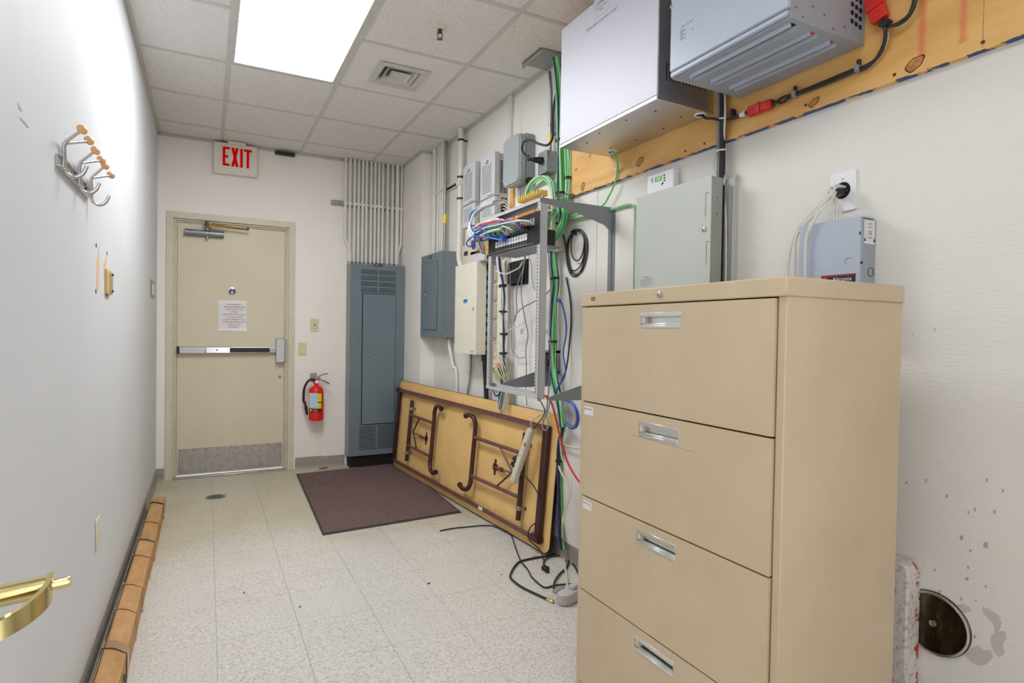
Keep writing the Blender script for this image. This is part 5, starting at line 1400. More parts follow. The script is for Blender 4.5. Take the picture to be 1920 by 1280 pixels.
scrap(562, 1150 - 12, .006, .004, .1, .0002, 'tiny dark crumb in the middle of the tiled floor', M_DARK, .003)
scrap(458, 1111, .008, .004, .9, .0002, 'small dark chip on the tiles left of centre', M_DARK, .003)
scrap(804, 1094, .010, .006, .7, .0002, 'dark chip near the joint right of centre', M_DARK, .003)

# floor drain
a_ = az(404.5, 931.5)
t = thing('floor_drain', 'round metal floor drain grate in front of the exit door', 'drain', (a_.x, a_.y, 0))
MB().lathe((a_.x, a_.y, .0002), (0, 0, 1), [(.068, 0), (.066, .002), (.056, .0022)], 32).build('grate', M_GALV, t)
m = MB()
for i in range(-5, 6):
    for j in range(-5, 6):
        if i * i + j * j <= 27: m.box(a_.x + i * .0098 - .003, a_.y + j * .0098 - .003, .0023, a_.x + i * .0098 + .003, a_.y + j * .0098 + .003, .0028)
m.build('grate_holes', M_DARK, t)['kind'] = 'stuff'

# ================================================================ FILING CABINET
fx0, fx1, fy_n, fy_f, fh = 1.453, 1.887, .798, 1.5325, 1.347
t = thing('filing_cabinet', 'tall beige four-drawer lateral filing cabinet in the foreground', 'filing cabinet', ((fx0 + fx1) / 2, (fy_n + fy_f) / 2, 0))
m = MB()
m.box(fx0 + .006, fy_n + .004, .0, fx1, fy_n + .024, fh - .0415)       # near side
m.box(fx0 + .006, fy_f - .016, .0, fx1, fy_f, fh - .0415)
m.box(fx1 - .01, fy_n + .024, .0, fx1, fy_f - .016, fh - .0415)
m.box(fx0 + .03, fy_n + .024, .0, fx1 - .01, fy_f - .016, .03)
m.build('body', M_BEIGE, t, bevel=.0015)
MB().box(fx0 - .002, fy_n, fh - .042, fx1 + .001, fy_f + .001, fh).build('top', M_BEIGE, t, bevel=.003)
MB().box(fx0 + .024, fy_n + .02, .02, fx1 - .012, fy_f - .012, fh - .045).build('dark_interior', mat('cabinet_gap', (40, 30, 18), .8), t)
q = ax(1239, 548, fx0)
lk = MB().lathe((fx0 - .0015, q.y, fh - .021), (-1, 0, 0), [(.0085, 0), (.0085, .004), (.006, .0055)], 20).build('lock', M_CHROME, t)
MB().obox((fx0 - .0075, q.y + .002, fh - .021), (.0004, 0, 0), (0, .0045, 0), (0, 0, .0008)).build('key_slot', M_INK, lk)
q = ax(1113, 560, fx0)
lg = MB().box(fx0 - .0028, q.y - .010, fh - .0245, fx0 - .0018, q.y + .010, fh - .0135).build('maker_badge', M_INK, t)
MB().box(fx0 - .0032, q.y - .0085, fh - .0230, fx0 - .0027, q.y + .0085, fh - .0150).build('badge_face', mat('bronze_badge', (176, 160, 128), .4), lg)
MB().text('HON', .006, (fx0 - .0034, q.y, fh - .019), mY, Z_).build('badge_lettering', M_INK, lg)
dy0, dy1 = fy_n + .0275, fy_f - .0185
PIT = .3048
for k in range(4):
    z1 = fh - .0455 - k * PIT; z0 = z1 - PIT + .0045
    dr = None
    hy1 = ax(1202, 600, fx0).y; hy0 = ax(1276, 600, fx0).y
    hz1, hz0 = z1 - .0225, z1 - .0645
    m = MB()     # drawer front with an opening for the recessed pull
    m.box(fx0, dy0, z0, fx0 + .018, hy0, z1).box(fx0, hy1, z0, fx0 + .018, dy1, z1).box(fx0, hy0, z0, fx0 + .018, hy1, hz0).box(fx0, hy0, hz1, fx0 + .018, hy1, z1)
    dr = m.build('drawer', M_BEIGE, t)
    hd = MB()
    hd.box(fx0 + .016, hy0, hz0, fx0 + .018, hy1, hz1)
    h = hd.build('handle', M_HAND, dr)
    m = MB().box(fx0 - .0015, hy0, hz1 - .0095, fx0 + .002, hy1, hz1).box(fx0 + .001, hy0, hz1 - .0125, fx0 + .004, hy1, hz1 - .0095)
    m.box(fx0 - .0015, hy0, hz0, fx0 + .002, hy1, hz0 + .0055).box(fx0 - .0005, hy0, hz0 + .0055, fx0 + .006, hy1, hz0 + .010).box(fx0 + .004, hy0, hz0 + .010, fx0 + .012, hy1, hz0 + .0125)
    m.build('handle_rims', M_HAND, dr, bevel=.0004)
    MB().box(fx0 + .0005, hy1 - .014, hz0 + .0125, fx0 + .016, hy1 - .001, hz1 - .0125).build('label_slot_end', M_BEIGEB, dr)
    MB().box(fx0 - .0006, hy0 - .0015, hz0 - .0015, fx0 + .0006, hy1 + .0015, hz0).box(fx0 - .0006, hy0 - .0015, hz1, fx0 + .0006, hy1 + .0015, hz1 + .0012).box(fx0 - .0006, hy0 - .0015, hz0, fx0 + .0006, hy0, hz1).box(fx0 - .0006, hy1, hz0, fx0 + .0006, hy1 + .0015, hz1).build('handle_outline', M_BEIGEB, dr)
    if k in (1, 2):
        lz = z1 - (.0125 if k == 1 else .011)
        MB().box(fx0 - .0006, dy1 - .056, lz - .0265, fx0, dy1 - .010, lz).build('paper_label', M_PAPER, dr)
        MB().text('Junior use', .0095, (fx0 - .0009, dy1 - .031, lz - .007), mY, Z_).build('handwriting', M_INK, dr)
MB().box(fx0 + .001, dy0, .012, fx0 + .018, dy1, fh - .0455 - 4 * PIT).build('kick_panel', M_BEIGE, t)

# small blue box on top
q = Vector((1.80, 1.395, fh))
t = thing('small_box', 'small blue and white box tilted on top of the filing cabinet', 'box', q)
MB().obox((1.845, 1.40, fh + .010), (.0, .016, .010), (.02, 0, 0), (0, -.006, .009)).build('carton', M_BLUE, t)
MB().obox((1.845, 1.422, fh + .010), (.0, .005, .008), (.02, 0, 0), (0, -.008, .006)).build('white_flap', M_PAPER, t)

# ================================================================ PLYWOOD BOARD, BATTERY CABINET, INVERTER
px0 = W - .019
MB().box(px0, .30, 1.935, W, 2.505, H - .03).build('plywood_board', M_PLY, None, 'long orange plywood board high on the right wall', 'board')
ply = bpy.data.objects['plywood_board']
def knot(u, v_, ry, rz, tilt=.3):
    p = ax(u, v_, px0)
    def ell(s, th, mt, nm):
        poly = []
        for k in range(18):
            a_ = 2 * math.pi * k / 18; y_, z_ = ry * s * math.cos(a_) * (1 + .1 * math.sin(3 * a_)), rz * s * math.sin(a_) * (1 + .1 * math.cos(5 * a_)); poly.append((p.y + y_, p.z + z_ - tilt * y_))
        MB().prism(poly, 'x', px0 - th, px0 + .001).build(nm, mt, ply)
    ell(1, .0004, M_KNOTD, 'knot_ring'); ell(.84, .0006, M_KNOT, 'knot')
knot(1715, 120, .024, .018); knot(1200, 303, .024, .018); knot(1093, 350, .016, .022); knot(1107, 290, .012, .010, .8); knot(1080, 318, .010, .008); knot(1526, 192, .018, .013)
for u, v_ in ((1677, 140), (1843, 79), (1511, 197), (1321, 269), (1178, 330), (1285, 283)):
    p = ax(u, v_, px0); MB().cyl((px0 - .0005, p.y, p.z), (px0 + .001, p.y, p.z), .005, 10).build('screw_hole', M_KNOTD, ply)
p = ax(1842, 100, px0)
MB().box(px0 - .0003, p.y - .0008, 1.94, px0 + .001, p.y + .0008, 2.60).build('pencil_line', M_KNOT, ply)

ux = 1.79
uy0, uy1 = ax(1231, 178, ux).y, ax(1051, 200, ux).y; uz0, uz1 = ax(1140, 234, ux).z, ax(1051, 58, ux).z
uz0 = (ax(1051, 277, ux).z + ax(1231, 186, ux).z) / 2
t = thing('battery_cabinet', 'large brushed white-silver metal cabinet mounted high on the plywood', 'electrical cabinet', (ux, (uy0 + uy1) / 2, uz0))
MB().box(ux + .004, uy0, uz0, px0, uy1, uz1 - .002).build('body', M_ALU, t, bevel=.002)
MB().box(ux, uy0 - .001, uz0 + .016, ux + .004, uy1 + .001, uz1).build('front_panel', mk_brushed('pale_brushed_aluminium', (206, 206, 217), .5, (1, 60, 1.2), .03, .12), t, bevel=.001)
MB().box(ux - .001, uy0 - .002, uz0, ux + .004, uy1 + .001, uz0 + .013).build('bottom_flange', M_ALU, t, bevel=.001)
a_, b_ = ax(1114, 3, ux), ax(1143, 24, ux)
MB().box(ux - .001, b_.y, ax(1114, 39, ux).z, ux, a_.y, ax(1114, 39, ux).z + .088).build('maker_label', M_PAPER3, t)
zl = ax(1114, 39, ux).z
m = MB(); yc_ = (a_.y + b_.y) / 2
m.text('power', .020, (ux - .0014, yc_, zl + .056), mY, Z_).text('Service  Parts  Support', .008, (ux - .0014, yc_, zl + .036), mY, Z_).text('1-800', .010, (ux - .0014, yc_, zl + .022), mY, Z_)
m.box(ux - .0016, yc_ - .014, zl + .070, ux - .0012, yc_ + .016, zl + .080); m.build('label_print', M_INK, t)
a_, b_ = ax(1100, 58, ux), ax(1157, 18, ux); zc_ = (ax(1128, 37, ux).z)
MB().box(ux - .001, b_.y, zc_ - .010, ux, a_.y, zc_ + .010).build('warning_strip', M_PAPER3, t)
MB().text('BATTERY CABINET   MUST BE BOLTED   TO WALL', .0085, (ux - .0014, (a_.y + b_.y) / 2, zc_), mY, Z_).build('strip_print', M_INK, t)
m = MB(); k = 0
ysl = [.0 + i * .0 for i in range(1)]
for k in range(13):
    x = ux + .045 + k * .016; m.box(x - .002, uy0 - .0006, 2.058 + .075, x + .002, uy0 + .001, 2.058 + .14)
m.build('side_slots', M_DARK, t)
m = MB()
for u, v_ in ((1174, 225), (1229, 208), (1277, 219), (1124, 250), (1192, 262), (1244, 241), (1101, 268), (1145, 277)):
    p = az(u, v_, uz0); m.cyl((p.x, p.y, uz0 - .0015), (p.x, p.y, uz0 + .001), .004, 8)
m.build('base_screws', M_INK, t)
for u, v_ in ((1313, 215), (1147, 284)):
    p = az(u, v_, uz0); MB().ring((p.x, p.y, uz0 - .001), (0, 0, 1), .019, .004, 22, 8).build('white_grommet', M_WHITE, t)
    MB().cyl((p.x, p.y, uz0 - .001), (p.x, p.y, uz0 + .001), .016, 18).build('grommet_hole', M_DARK, t)
grom = az(1313, 215, uz0)

ix = 1.735
iy0, iy1 = ax(1478, 40, ix).y, ax(1255, 140, ix).y; iz0 = (ax(1478, 32, ix).z + ax(1256, 143, ix).z) / 2 - .002; iz1 = iz0 + .50
t = thing('inverter', 'blue-grey wall inverter with finned underside on the plywood', 'inverter', (ix, (iy0 + iy1) / 2, iz0))
MB().box(ix + .012, iy0 + .002, iz0, px0 - .001, iy1 - .002, iz1).build('body', M_GREYI, t, bevel=.0015)
m = MB().box(ix, iy0, iz0 + .022, ix + .012, iy1, iz1).box(ix + .003, iy0 + .004, iz0 + .004, ix + .012, iy1, iz0 + .020)
m.build('front_cover', M_GREYL, t, bevel=.003, segs=2)
m = MB()
zfa = iz0
for j, (ua, va, ub, vb) in enumerate(((1290, 142, 1482, 42), (1328, 151, 1520, 59), (1363, 163, 1557, 76))):
    pa, pb = az(ua, va, zfa), az(ub, vb, zfa); xa_ = (pa.x + pb.x) / 2
    sl = MB().box(xa_ + .001, pb.y, iz0 - .001, xa_ + .024, pa.y, iz0 + .002).build('vent_slot', M_DARK if j == 0 else M_REDP, t)
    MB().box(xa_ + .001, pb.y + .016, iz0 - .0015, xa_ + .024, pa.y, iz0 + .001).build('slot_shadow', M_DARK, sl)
    for q in (0, 1):
        x = xa_ + q * .026
        MB().prism([(x - .001, iz0), (x + .0015, iz0), (x + .005, iz0 - .011), (x + .003, iz0 - .011)], 'y', pb.y, pa.y - .004).build('fin', M_GREYL, t)
m = MB()
for i in range(14):
    for j in range(3):
        z = iz0 + .055 + i * .024 - j * .004; x = px0 - .062 + j * .019
        m.box(x - .0062, iy0 + .0012, z - .006, x + .0062, iy0 + .003, z + .006)
m.build('vent_holes', M_DARK, t)['kind'] = 'stuff'
m = MB()
for x, z in ((ix + .03, iz0 + .03), (ix + .06, iz0 + .012), (ix + .10, iz0 + .05), (ix + .15, iz0 + .04), (ix + .19, iz0 + .012), (ix + .24, iz0 + .03), (px0 - .02, iz0 + .012)):
    m.cyl((x, iy0 - .0002, z), (x, iy0 + .002, z), .003, 8)
m.build('rivets', M_GALV, t)
p = ax(1259, 13, ix); MB().lathe((ix, p.y, p.z), (-1, 0, 0), [(.006, 0), (.005, .003)], 14).build('cover_screw', M_CHROME, t)
a_, b_ = ax(1275, 72, ix), ax(1302, 46, ix)
m = MB(); zc_ = (ax(1288, 58, ix).z); yc_ = (a_.y + b_.y) / 2
for k in range(6): m.box(ix - .0006, yc_ + .004 + .012 * (k % 2), zc_ - .018 + k * .006, ix - .0002, yc_ + .030, zc_ - .0165 + k * .006)
m.text('INPUT  OUTPUT', .007, (ix - .0005, yc_, zc_ + .022), mY, Z_).text('CE', .008, (ix - .0005, yc_ - .024, zc_ - .006), mY, Z_)
m.build('rating_print', M_INK, t)

# red power connectors and their cables on the plywood
def cn(P0, P1, label, r=.016):
    t = thing('power_connector', label, 'power connector', (P0 + P1) / 2)
    d = (P1 - P0); L = d.length; d.normalize(); u_ = d.cross(X_).normalized(); n_ = X_
    for s_, f0, f1, ww in ((0, 0, .52, 1.0), (1, .5, 1.0, .94)):
        MB().obox(P0 + d * L * (f0 + f1) / 2, d * L * (f1 - f0) / 2, u_ * r * ww, n_ * .011).build('shell', M_REDP, t, bevel=.002)
    m = MB()
    for k in range(6): m.obox(P0 + d * L * (.12 + .15 * k) - n_ * .0112, d * L * .02, u_ * r * .5, n_ * .0008)
    m.obox(P0 + d * L * .5 - n_ * .012, d * .006, u_ * r * 1.1, n_ * .003)
    m.build('moulded_ribs', M_REDC, t)
    return t
c0_, c1_ = ax(1404, 210, px0 - .02), ax(1448, 194, px0 - .02)
cn(c0_, c1_, 'red plug connector on the plywood below the inverter')
d0_, d1_ = ax(1636, -12, px0 - .025), ax(1651, 38, px0 - .025)
cn(d0_, d1_, 'red plug connector at the top right of the inverter', .022)
gp = lambda *a: [ax(u, v_, px0 - x) for u, v_, x in a]
t = thing('black_power_cable', 'black cable pair from the battery cabinet to the red connector', 'cable', ax(1375, 218, px0 - .02))
for k in (0, 1):
    P = [(grom.x, grom.y, uz0 + .0), (grom.x + .01, grom.y - .02, uz0 - .018)] + gp((1335, 222, .06 - k * .01), (1352, 225, .03), (1370, 223 - k * 2, .02), (1385, 218 - k * 2, .02), (1395, 211 + k * 3, .02)) + [c0_ + Vector((0, .0, (k - .5) * .014))]
    MB().tube(P, .0048, 8, 6).build('wire', M_BCAB, t)
MB().cyl(ax(1388, 216, px0 - .02), ax(1398, 212, px0 - .02), .008, 12, .011).build('white_sleeve', M_PAPER, t)
t = thing('black_power_cable', 'black cable pair along the plywood between the two red connectors', 'cable', ax(1530, 170, px0 - .02))
for k in (0, 1):
    s_ = k - .5
    P = [c1_ + Vector((0, 0, -s_ * .016))] + gp((1466, 188 - s_ * 9, .02), (1480, 181 - s_ * 4, .018), (1488, 178 - s_ * 3, .012), (1520, 166 - s_ * 4, .012), (1560, 150 - s_ * 5, .012), (1600, 133 - s_ * 4, .012), (1622, 126 - s_ * 4, .012), (1642, 111, .014), (1654, 92 + s_ * 3, .016), (1660, 70, .018 + k * .008), (1659, 50, .02 + k * .01), (1655, 38, .025))
    MB().tube(P, .0048, 8, 6).build('wire', M_BCAB, t)
MB().tube(gp((1452, 196, .012), (1475, 189, .008), (1488, 180.5, .006), (1560, 152.5, .006), (1622, 128.5, .006), (1644, 113, .008), (1663, 80, .01), (1665, 60, .012)), .0018, 6).build('pale_wire', M_WCAB, t)
for u, v_ in ((1491, 177), (1610, 129)):
    p = ax(u, v_, px0 - .01)
    cl_ = MB().obox(p, (.016, 0, 0), (0, .006, 0), (0, 0, .011)).build('cable_clip', M_GCAB, t, bevel=.003)
    MB().cyl(p + Vector((.0, 0, .012)), p + Vector((.0, 0, .026)), .006, 10).build('screw_mount', M_BLACK, cl_)
p = ax(1375, 211, px0 - .012)
MB().obox(p, (.012, 0, 0), (0, .003, 0), (0, 0, .012)).build('cable_clip', M_BLACK, t)
t = thing('black_power_cable', 'black cable loop curving up at the top right of the inverter', 'cable', ax(1690, 40, px0 - .02))
for k in (0, 1):
    P = gp((1658, 45, .02), (1672, 48, .022 + k * .01), (1688, 44 - k * 3, .024), (1703, 32 - k * 3, .024), (1714 - k * 3, 12, .024), (1718 - k * 3, -10, .024), (1718 - k * 3, -40, .024))
    MB().tube(P, .0045, 8, 6).build('wire', M_BCAB, t)
MB().obox(ax(1660, 44, px0 - .026), (.014, 0, 0), (0, .011, .003), (0, -.003, .009)).build('tie_knot', M_BLACK, t, bevel=.002)

# black and grey cables dropping from behind the inverter to the sage panel
t = thing('cable_drop', 'black and grey cable bundle dropping between inverter and sage panel', 'cables', ax(1352, 330, px0 - .02))
us_ = [(1346, M_GCAB), (1349, M_GCAB), (1351.5, M_BCAB), (1354.5, M_BCAB), (1357, M_BLACK)]
for u, mt in us_:
    P = [ax(u, 160, px0 - .02), ax(u + .3, 200, px0 - .02), ax(u + .3, 215, px0 - .03), ax(u, 245, px0 - .02), ax(u + .3, 290, px0 - .012), ax(u - .5, 330, px0 - .005), ax(u, 345, px0 - .002)]
    MB().tube(P, .0055 if mt != M_GCAB else .0042, 8).build('cable', mt, t)
MB().tube([ax(1359, 165, px0 - .02), ax(1359.5, 210, px0 - .032), ax(1358, 250, px0 - .02), ax(1357, 300, px0 - .01), ax(1358, 345, px0 - .004), ax(1361, 420, W - .03), ax(1361, 530, W - .03)], .0035, 8).build('white_cable', M_WCAB, t)
MB().tube([ax(1343, 285, px0 - .02), ax(1339, 300, px0), ax(1339, 315, px0 - .005), ax(1344, 330, px0 - .008)], .0018, 6).build('loose_wire', M_WCAB, t)
for v_ in (224, 283):
    a_, b_ = ax(1344, v_, px0 - .03), ax(1361, v_ - 3, px0 - .03)
    MB().tube([a_, (a_ + b_) / 2 + Vector((-.008, 0, 0)), b_], .003, 6).build('white_tie', M_WHITE, t)

# ================================================================ SAGE PANEL, KEYPAD, POWER SUPPLY
sx = 1.985
sy0, sy1 = ax(1333, 400, sx).y, ax(1192, 420, sx).y
sz1 = (ax(1192, 373, sx).z + ax(1333, 325, sx).z) / 2; sz0 = 1.20
t = thing('control_panel', 'pale sage-grey locked control panel above the filing cabinet', 'control panel', (W, (sy0 + sy1) / 2, sz0))
MB().box(sx, sy0, sz0, sx + .003, sy1, sz1).build('door', M_SAGE, t, bevel=.001)
MB().box(sx + .003, sy0 + .001, sz0 + .002, sx + .058, sy0 + .004, sz1 - .004).box(sx + .003, sy1 - .004, sz0, sx + .058, sy1, sz1).box(sx + .003, sy0 + .004, sz1 - .006, sx + .040, sy1 - .004, sz1 - .002).build('door_flange', M_SAGED, t)
MB().box(sx + .05, sy0 + .006, sz0 + .004, W - .008, sy1 - .004, sz1 - .02).build('inner_box', M_SAGED, t)
MB().box(W - .010, sy0 - .028, sz0, W, sy1 - .02, sz1 + .0).build('back_pan', M_SAGE, t, bevel=.001)
MB().box(sx + .060, sy0 - .001, sz0 + .01, sx + .066, sy0 + .006, sz1 - .03).build('dark_seam', M_DARK, t)
MB().box(W - .034, sy0 - .064, sz0, W - .028, sy0 - .045, sz1 + .02).build('side_channel', M_SAGE, t) if False else None
q = ax(1321, 430, sx)
lk = MB().lathe((sx, q.y, q.z), (-1, 0, 0), [(.0095, 0), (.0095, .003), (.006, .005)], 20).build('lock', M_CHROME, t)
MB().obox((sx - .0055, q.y + .001, q.z), (.0006, 0, 0), (0, .003, 0), (0, 0, .0009)).build('key_slot', M_INK, lk)
m = MB()
for (u0, v0, u1, v1) in ((1323.5, 362, 1330, 406), (1325, 453, 1330, 497)):
    a_, b_ = ax(u0, v0, sx), ax(u0, v1, sx); c_ = ax(u1, v0 - 2, sx)
    m.box(sx - .0005, a_.y - .0008, b_.z, sx + .001, a_.y + .0008, a_.z).box(sx - .0005, c_.y, a_.z - .0008, sx + .001, a_.y, a_.z + .0008)
m.build('pressed_slots', M_INK, t)
m = MB()
for v_ in (370, 400): q = ay(1345, v_, sy0); m.cyl((sx + .032, sy0 - .002, q.z), (sx + .032, sy0 + .002, q.z), .0045, 10)
m.cyl((sx + .012, sy0 - .001, sz1 - .04), (sx + .012, sy0 + .002, sz1 - .04), .003, 8)
m.build('side_screws', M_GALV, t)
m = MB(); a_ = ax(1201, 521, sx); yv = a_.y
m.text('IMPORTANT', .007, (sx - .0005, yv - .040, a_.z + .0), mY, Z_)
for k in range(6): m.box(sx - .0005, yv - .083 + (.012 * (k % 3)), a_.z - .009 - k * .0052, sx - .0002, yv, a_.z - .0078 - k * .0052)
m.build('fine_print', mat('grey_print', (120, 122, 116), .7), t)
# wide mounting back seen past its near edge
a_, b_ = ax(1362, 335, W - .012), ax(1380, 325, W - .012)
t = thing('mounting_channel', 'pale steel channel on the wall right of the sage panel', 'steel channel', (W, (a_.y + b_.y) / 2, 1.20))
MB().box(W - .012, b_.y + .004, 1.20, W - .002, a_.y, b_.z - .012).build('web', M_SAGE, t)
MB().box(W - .022, b_.y, 1.20, W - .002, b_.y + .004, b_.z).build('lip', mat('channel_lip', (206, 200, 194), .45), t, bevel=.001)

kx = W - .032
a_, b_ = ax(1213, 330, kx), ax(1264, 318, kx)
ky1, ky0 = ax(1213, 340, kx).y, ax(1263.5, 340, kx).y; kz1 = ax(1263, 314, kx).z; kz0 = kz1 - .125
t = thing('alarm_keypad', 'white wall keypad with a small green display above the sage panel', 'keypad', (W, (ky0 + ky1) / 2, kz0))
MB().box(kx, ky0, kz0, W, ky1, kz1).build('housing', M_WHITE, t, bevel=.004, segs=2)
q = ax(1235, 335, kx)
MB().box(kx - .0012, q.y - .018, q.z - .0095, kx + .001, q.y + .020, q.z + .0095).build('display_bezel', M_INK, t)
MB().box(kx - .0018, q.y - .017, q.z - .0085, kx - .001, q.y + .016, q.z + .0085).build('display', M_LCD, t)
m = MB()
for u, v_ in ((1245.5, 328), (1246, 333), (1246, 338), (1243, 343), (1241.5, 345)): p = ax(u, v_, kx); m.cyl((kx - .0015, p.y, p.z), (kx, p.y, p.z), .0038, 8)
for k in range(4): p = ax(1223, 335.5 + 2 * k, kx); m.cyl((kx - .001, p.y, p.z), (kx, p.y, p.z), .0025, 8)
m.build('buttons', M_INK, t)['kind'] = 'stuff'

axx = 2.012
ly1_, ly0_ = ax(1498, 470, axx).y, ax(1612, 470, axx).y; lz1_ = (ax(1498, 425, axx).z + ax(1611, 404.5, axx).z) / 2; lz0_ = lz1_ - .305
t = thing('power_supply_box', 'pale blue-grey metal power supply box with a red and black label', 'power supply', (W, (ly0_ + ly1_) / 2, lz0_))
MB().box(axx, ly0_, lz0_, axx + .002, ly1_, lz1_).box(axx + .002, ly0_, lz1_ - .002, W - .01, ly1_, lz1_).box(axx + .002, ly1_ - .002, lz0_, W - .01, ly1_, lz1_).box(axx + .002, ly0_, lz0_, axx + .010, ly0_ + .002, lz1_).build('cover', M_GREYL, t, bevel=.0015)
MB().box(axx + .006, ly0_ + .003, lz0_, W, ly1_ - .003, lz1_ - .004).build('body', mat('supply_side', (160, 168, 176), .4), t)
q = ax(1560, 530, axx)
lz_ = ax(1573, 521, axx).z + .010
lb = MB().box(axx - .001, ax(1604, 520, axx).y, lz_ - .040, axx, ax(1541, 520, axx).y, lz_).build('maker_label', M_BLACK, t)
ym = (ax(1604, 520, axx).y + ax(1541, 520, axx).y) / 2
MB().text('Altronix', .0165, (axx - .0014, ym - .012, lz_ - .014), mY, Z_, sx=1.0).build('label_lettering', M_WHITE, lb)
MB().cyl((axx - .0014, ym + .040, lz_ - .014), (axx - .001, ym + .040, lz_ - .014), .009, 18).build('red_disc', M_REDP, lb)
MB().box(axx - .0012, ym - .052, lz_ - .005, axx - .0008, ym + .052, lz_ - .001).build('red_stripe', mat('label_red', (150, 30, 44), .5), lb)
m = MB(); q = ax(1593, 490, axx)
m.tube([(axx - .0004, q.y + .012, q.z - .006), (axx - .0004, q.y + .012, q.z + .004), (axx - .0004, q.y + .005, q.z + .010), (axx - .0004, q.y - .006, q.z + .010)], .0006, 4)
m.build('knockout_arc', mat('knockout_line', (90, 94, 96), .5), t)
sl = ay(1623, 415, ly0_); sr = ay(1640, 450, ly0_)
st = MB().box(axx + .022, ly0_ + .0008, lz1_ - .075, W - .010, ly0_ + .003, lz1_ - .008).build('side_label', M_PAPER, t)
m = MB(); xm = (axx + .022 + W - .010) / 2
m.text('6 1246', .008, (xm, ly0_ + .0004, lz1_ - .018), X_, Z_).text('CLASS 2', .006, (xm, ly0_ + .0004, lz1_ - .028), X_, Z_).text('CE', .015, (xm, ly0_ + .0004, lz1_ - .044), X_, Z_).text('CAUTION', .006, (xm, ly0_ + .0004, lz1_ - .058), X_, Z_)
for s_ in (-1, 1): m.prism([(xm + s_ * .022 - .005, lz1_ - .068), (xm + s_ * .022 + .005, lz1_ - .068), (xm + s_ * .022, lz1_ - .058)], 'y', ly0_ + .0002, ly0_ + .0008)
m.build('side_label_print', M_INK, st)
m = MB()
m.ring((W - .022, ly0_ + .002, lz1_ - .155), (0, 1, 0), .013, .0008, 20, 4)
m.box(axx + .004, ly0_ - .001, lz1_ - .135, axx + .012, ly0_ + .003, lz1_ - .128); m.cyl((axx + .012, ly0_ + .0, lz1_ - .130), (axx + .012, ly0_ + .004, lz1_ - .130), .004, 10)
m.box(axx - .0002, ly0_ - .0004, lz1_ - .052, axx + .003, ly0_ + .003, lz1_ - .044)
m.build('side_fittings', M_INK, t)

# wall plate with cables
wy1, wy0 = ax(1557, 350, W - .006).y, ax(1605, 350, W - .006).y; wz1, wz0 = ax(1580, 322, W - .006).z, ax(1580, 396, W - .006).z
hc = ax(1579, 357, W - .006); hr = .0255
t = thing('wall_plate', 'white wall plate with a round hole full of cables', 'wall plate', (W, (wy0 + wy1) / 2, wz0))
m = MB(); n = 32; outer = []
for k in range(n):
    a_ = 2 * math.pi * k / n; c_, s_ = math.cos(a_), math.sin(a_)
    ty = ((wy1 if c_ > 0 else wy0) - hc.y) / c_ if abs(c_) > 1e-6 else 1e9; tz = ((wz1 if s_ > 0 else wz0) - hc.z) / s_ if abs(s_) > 1e-6 else 1e9
    r_ = min(ty, tz); outer.append((hc.y + c_ * r_, hc.z + s_ * r_))
inner = [(hc.y + hr * math.cos(2 * math.pi * k / n), hc.z + hr * math.sin(2 * math.pi * k / n)) for k in range(n)]
vs = []
for x in (W - .007, W - .0005):
    vs += [(x, p[0], p[1]) for p in outer] + [(x, p[0], p[1]) for p in inner]
fs = []
for k in range(n):
    k2 = (k + 1) % n
    fs += [(k, k2, n + k2, n + k), (2 * n + k, 3 * n + k, 3 * n + k2, 2 * n + k2), (k, 2 * n + k, 2 * n + k2, k2), (n + k, n + k2, 3 * n + k2, 3 * n + k)]
m.add(vs, fs).build('plate', M_WHITE, t)
MB().cyl((W - .0015, hc.y, hc.z), (W - .0005, hc.y, hc.z), hr - .001, 24).build('dark_hole', M_DARK, t)
for z in (wz1 - .022, wz0 + .02): MB().cyl((W - .0085, (wy0 + wy1) / 2, z), (W - .006, (wy0 + wy1) / 2, z), .003, 8).build('screw', M_GALV, t)
t = thing('cable_spray', 'spray of white cables from the wall plate hole down past the power supply', 'cables', ax(1480, 520, W - .04))
rnd = random.Random(5)
for k in range(9):
    o = (k - 4) * 1.8
    an_ = k * 2.4; y0_, z0_ = hc.y + .004 + .014 * math.cos(an_), hc.z + .014 * math.sin(an_)
    if k < 5: mid = [(W - .05, 1565 + o, 372 + o * .8), (W - .055, 1540, 392 + o), (W - .055, 1508 + o * .4, 422 + o * 1.2)]
    tail = [[1486, 455, 1478, 500, 1476, 560], [1492, 450, 1490, 500, 1489, 560], [1517, 432, 1511, 460, 1510, 560]][k % 3]
    P = [Vector((W - .002, y0_, z0_)), Vector((W - .035, y0_ + .006, z0_ - .004))]
    xx = axx - .012 if k % 3 == 2 else W - .055
    if k < 6:
        P += [ax(1562 + o * .5, 368 + o * .9, W - .06), ax(1540 + o * .5, 390 + o, min(W - .06, xx)), ax(tail[0] + 12, tail[1] - 22 + o, xx), ax(tail[0] + o * .2, tail[1], xx), ax(tail[2] + o * .2, tail[3], xx), ax(tail[4] + o * .2, tail[5], xx)]
    else:
        P += [ax(1566 + (k - 6) * 6, 385, W - .05), ax(1564 + (k - 6) * 6, 400, W - .045), Vector((W - .045, ax(1565 + (k - 6) * 5, 415, W - .045).y, lz1_ - .001))]
    MB().tube(P, .0037, 8, 6).build('cable', M_WCAB, t)
MB().obox(hc + Vector((-.02, -.008, -.010)), (.016, .004, 0), (-.003, .010, 0), (0, 0, .009)).build('black_tie', M_BLACK, t)

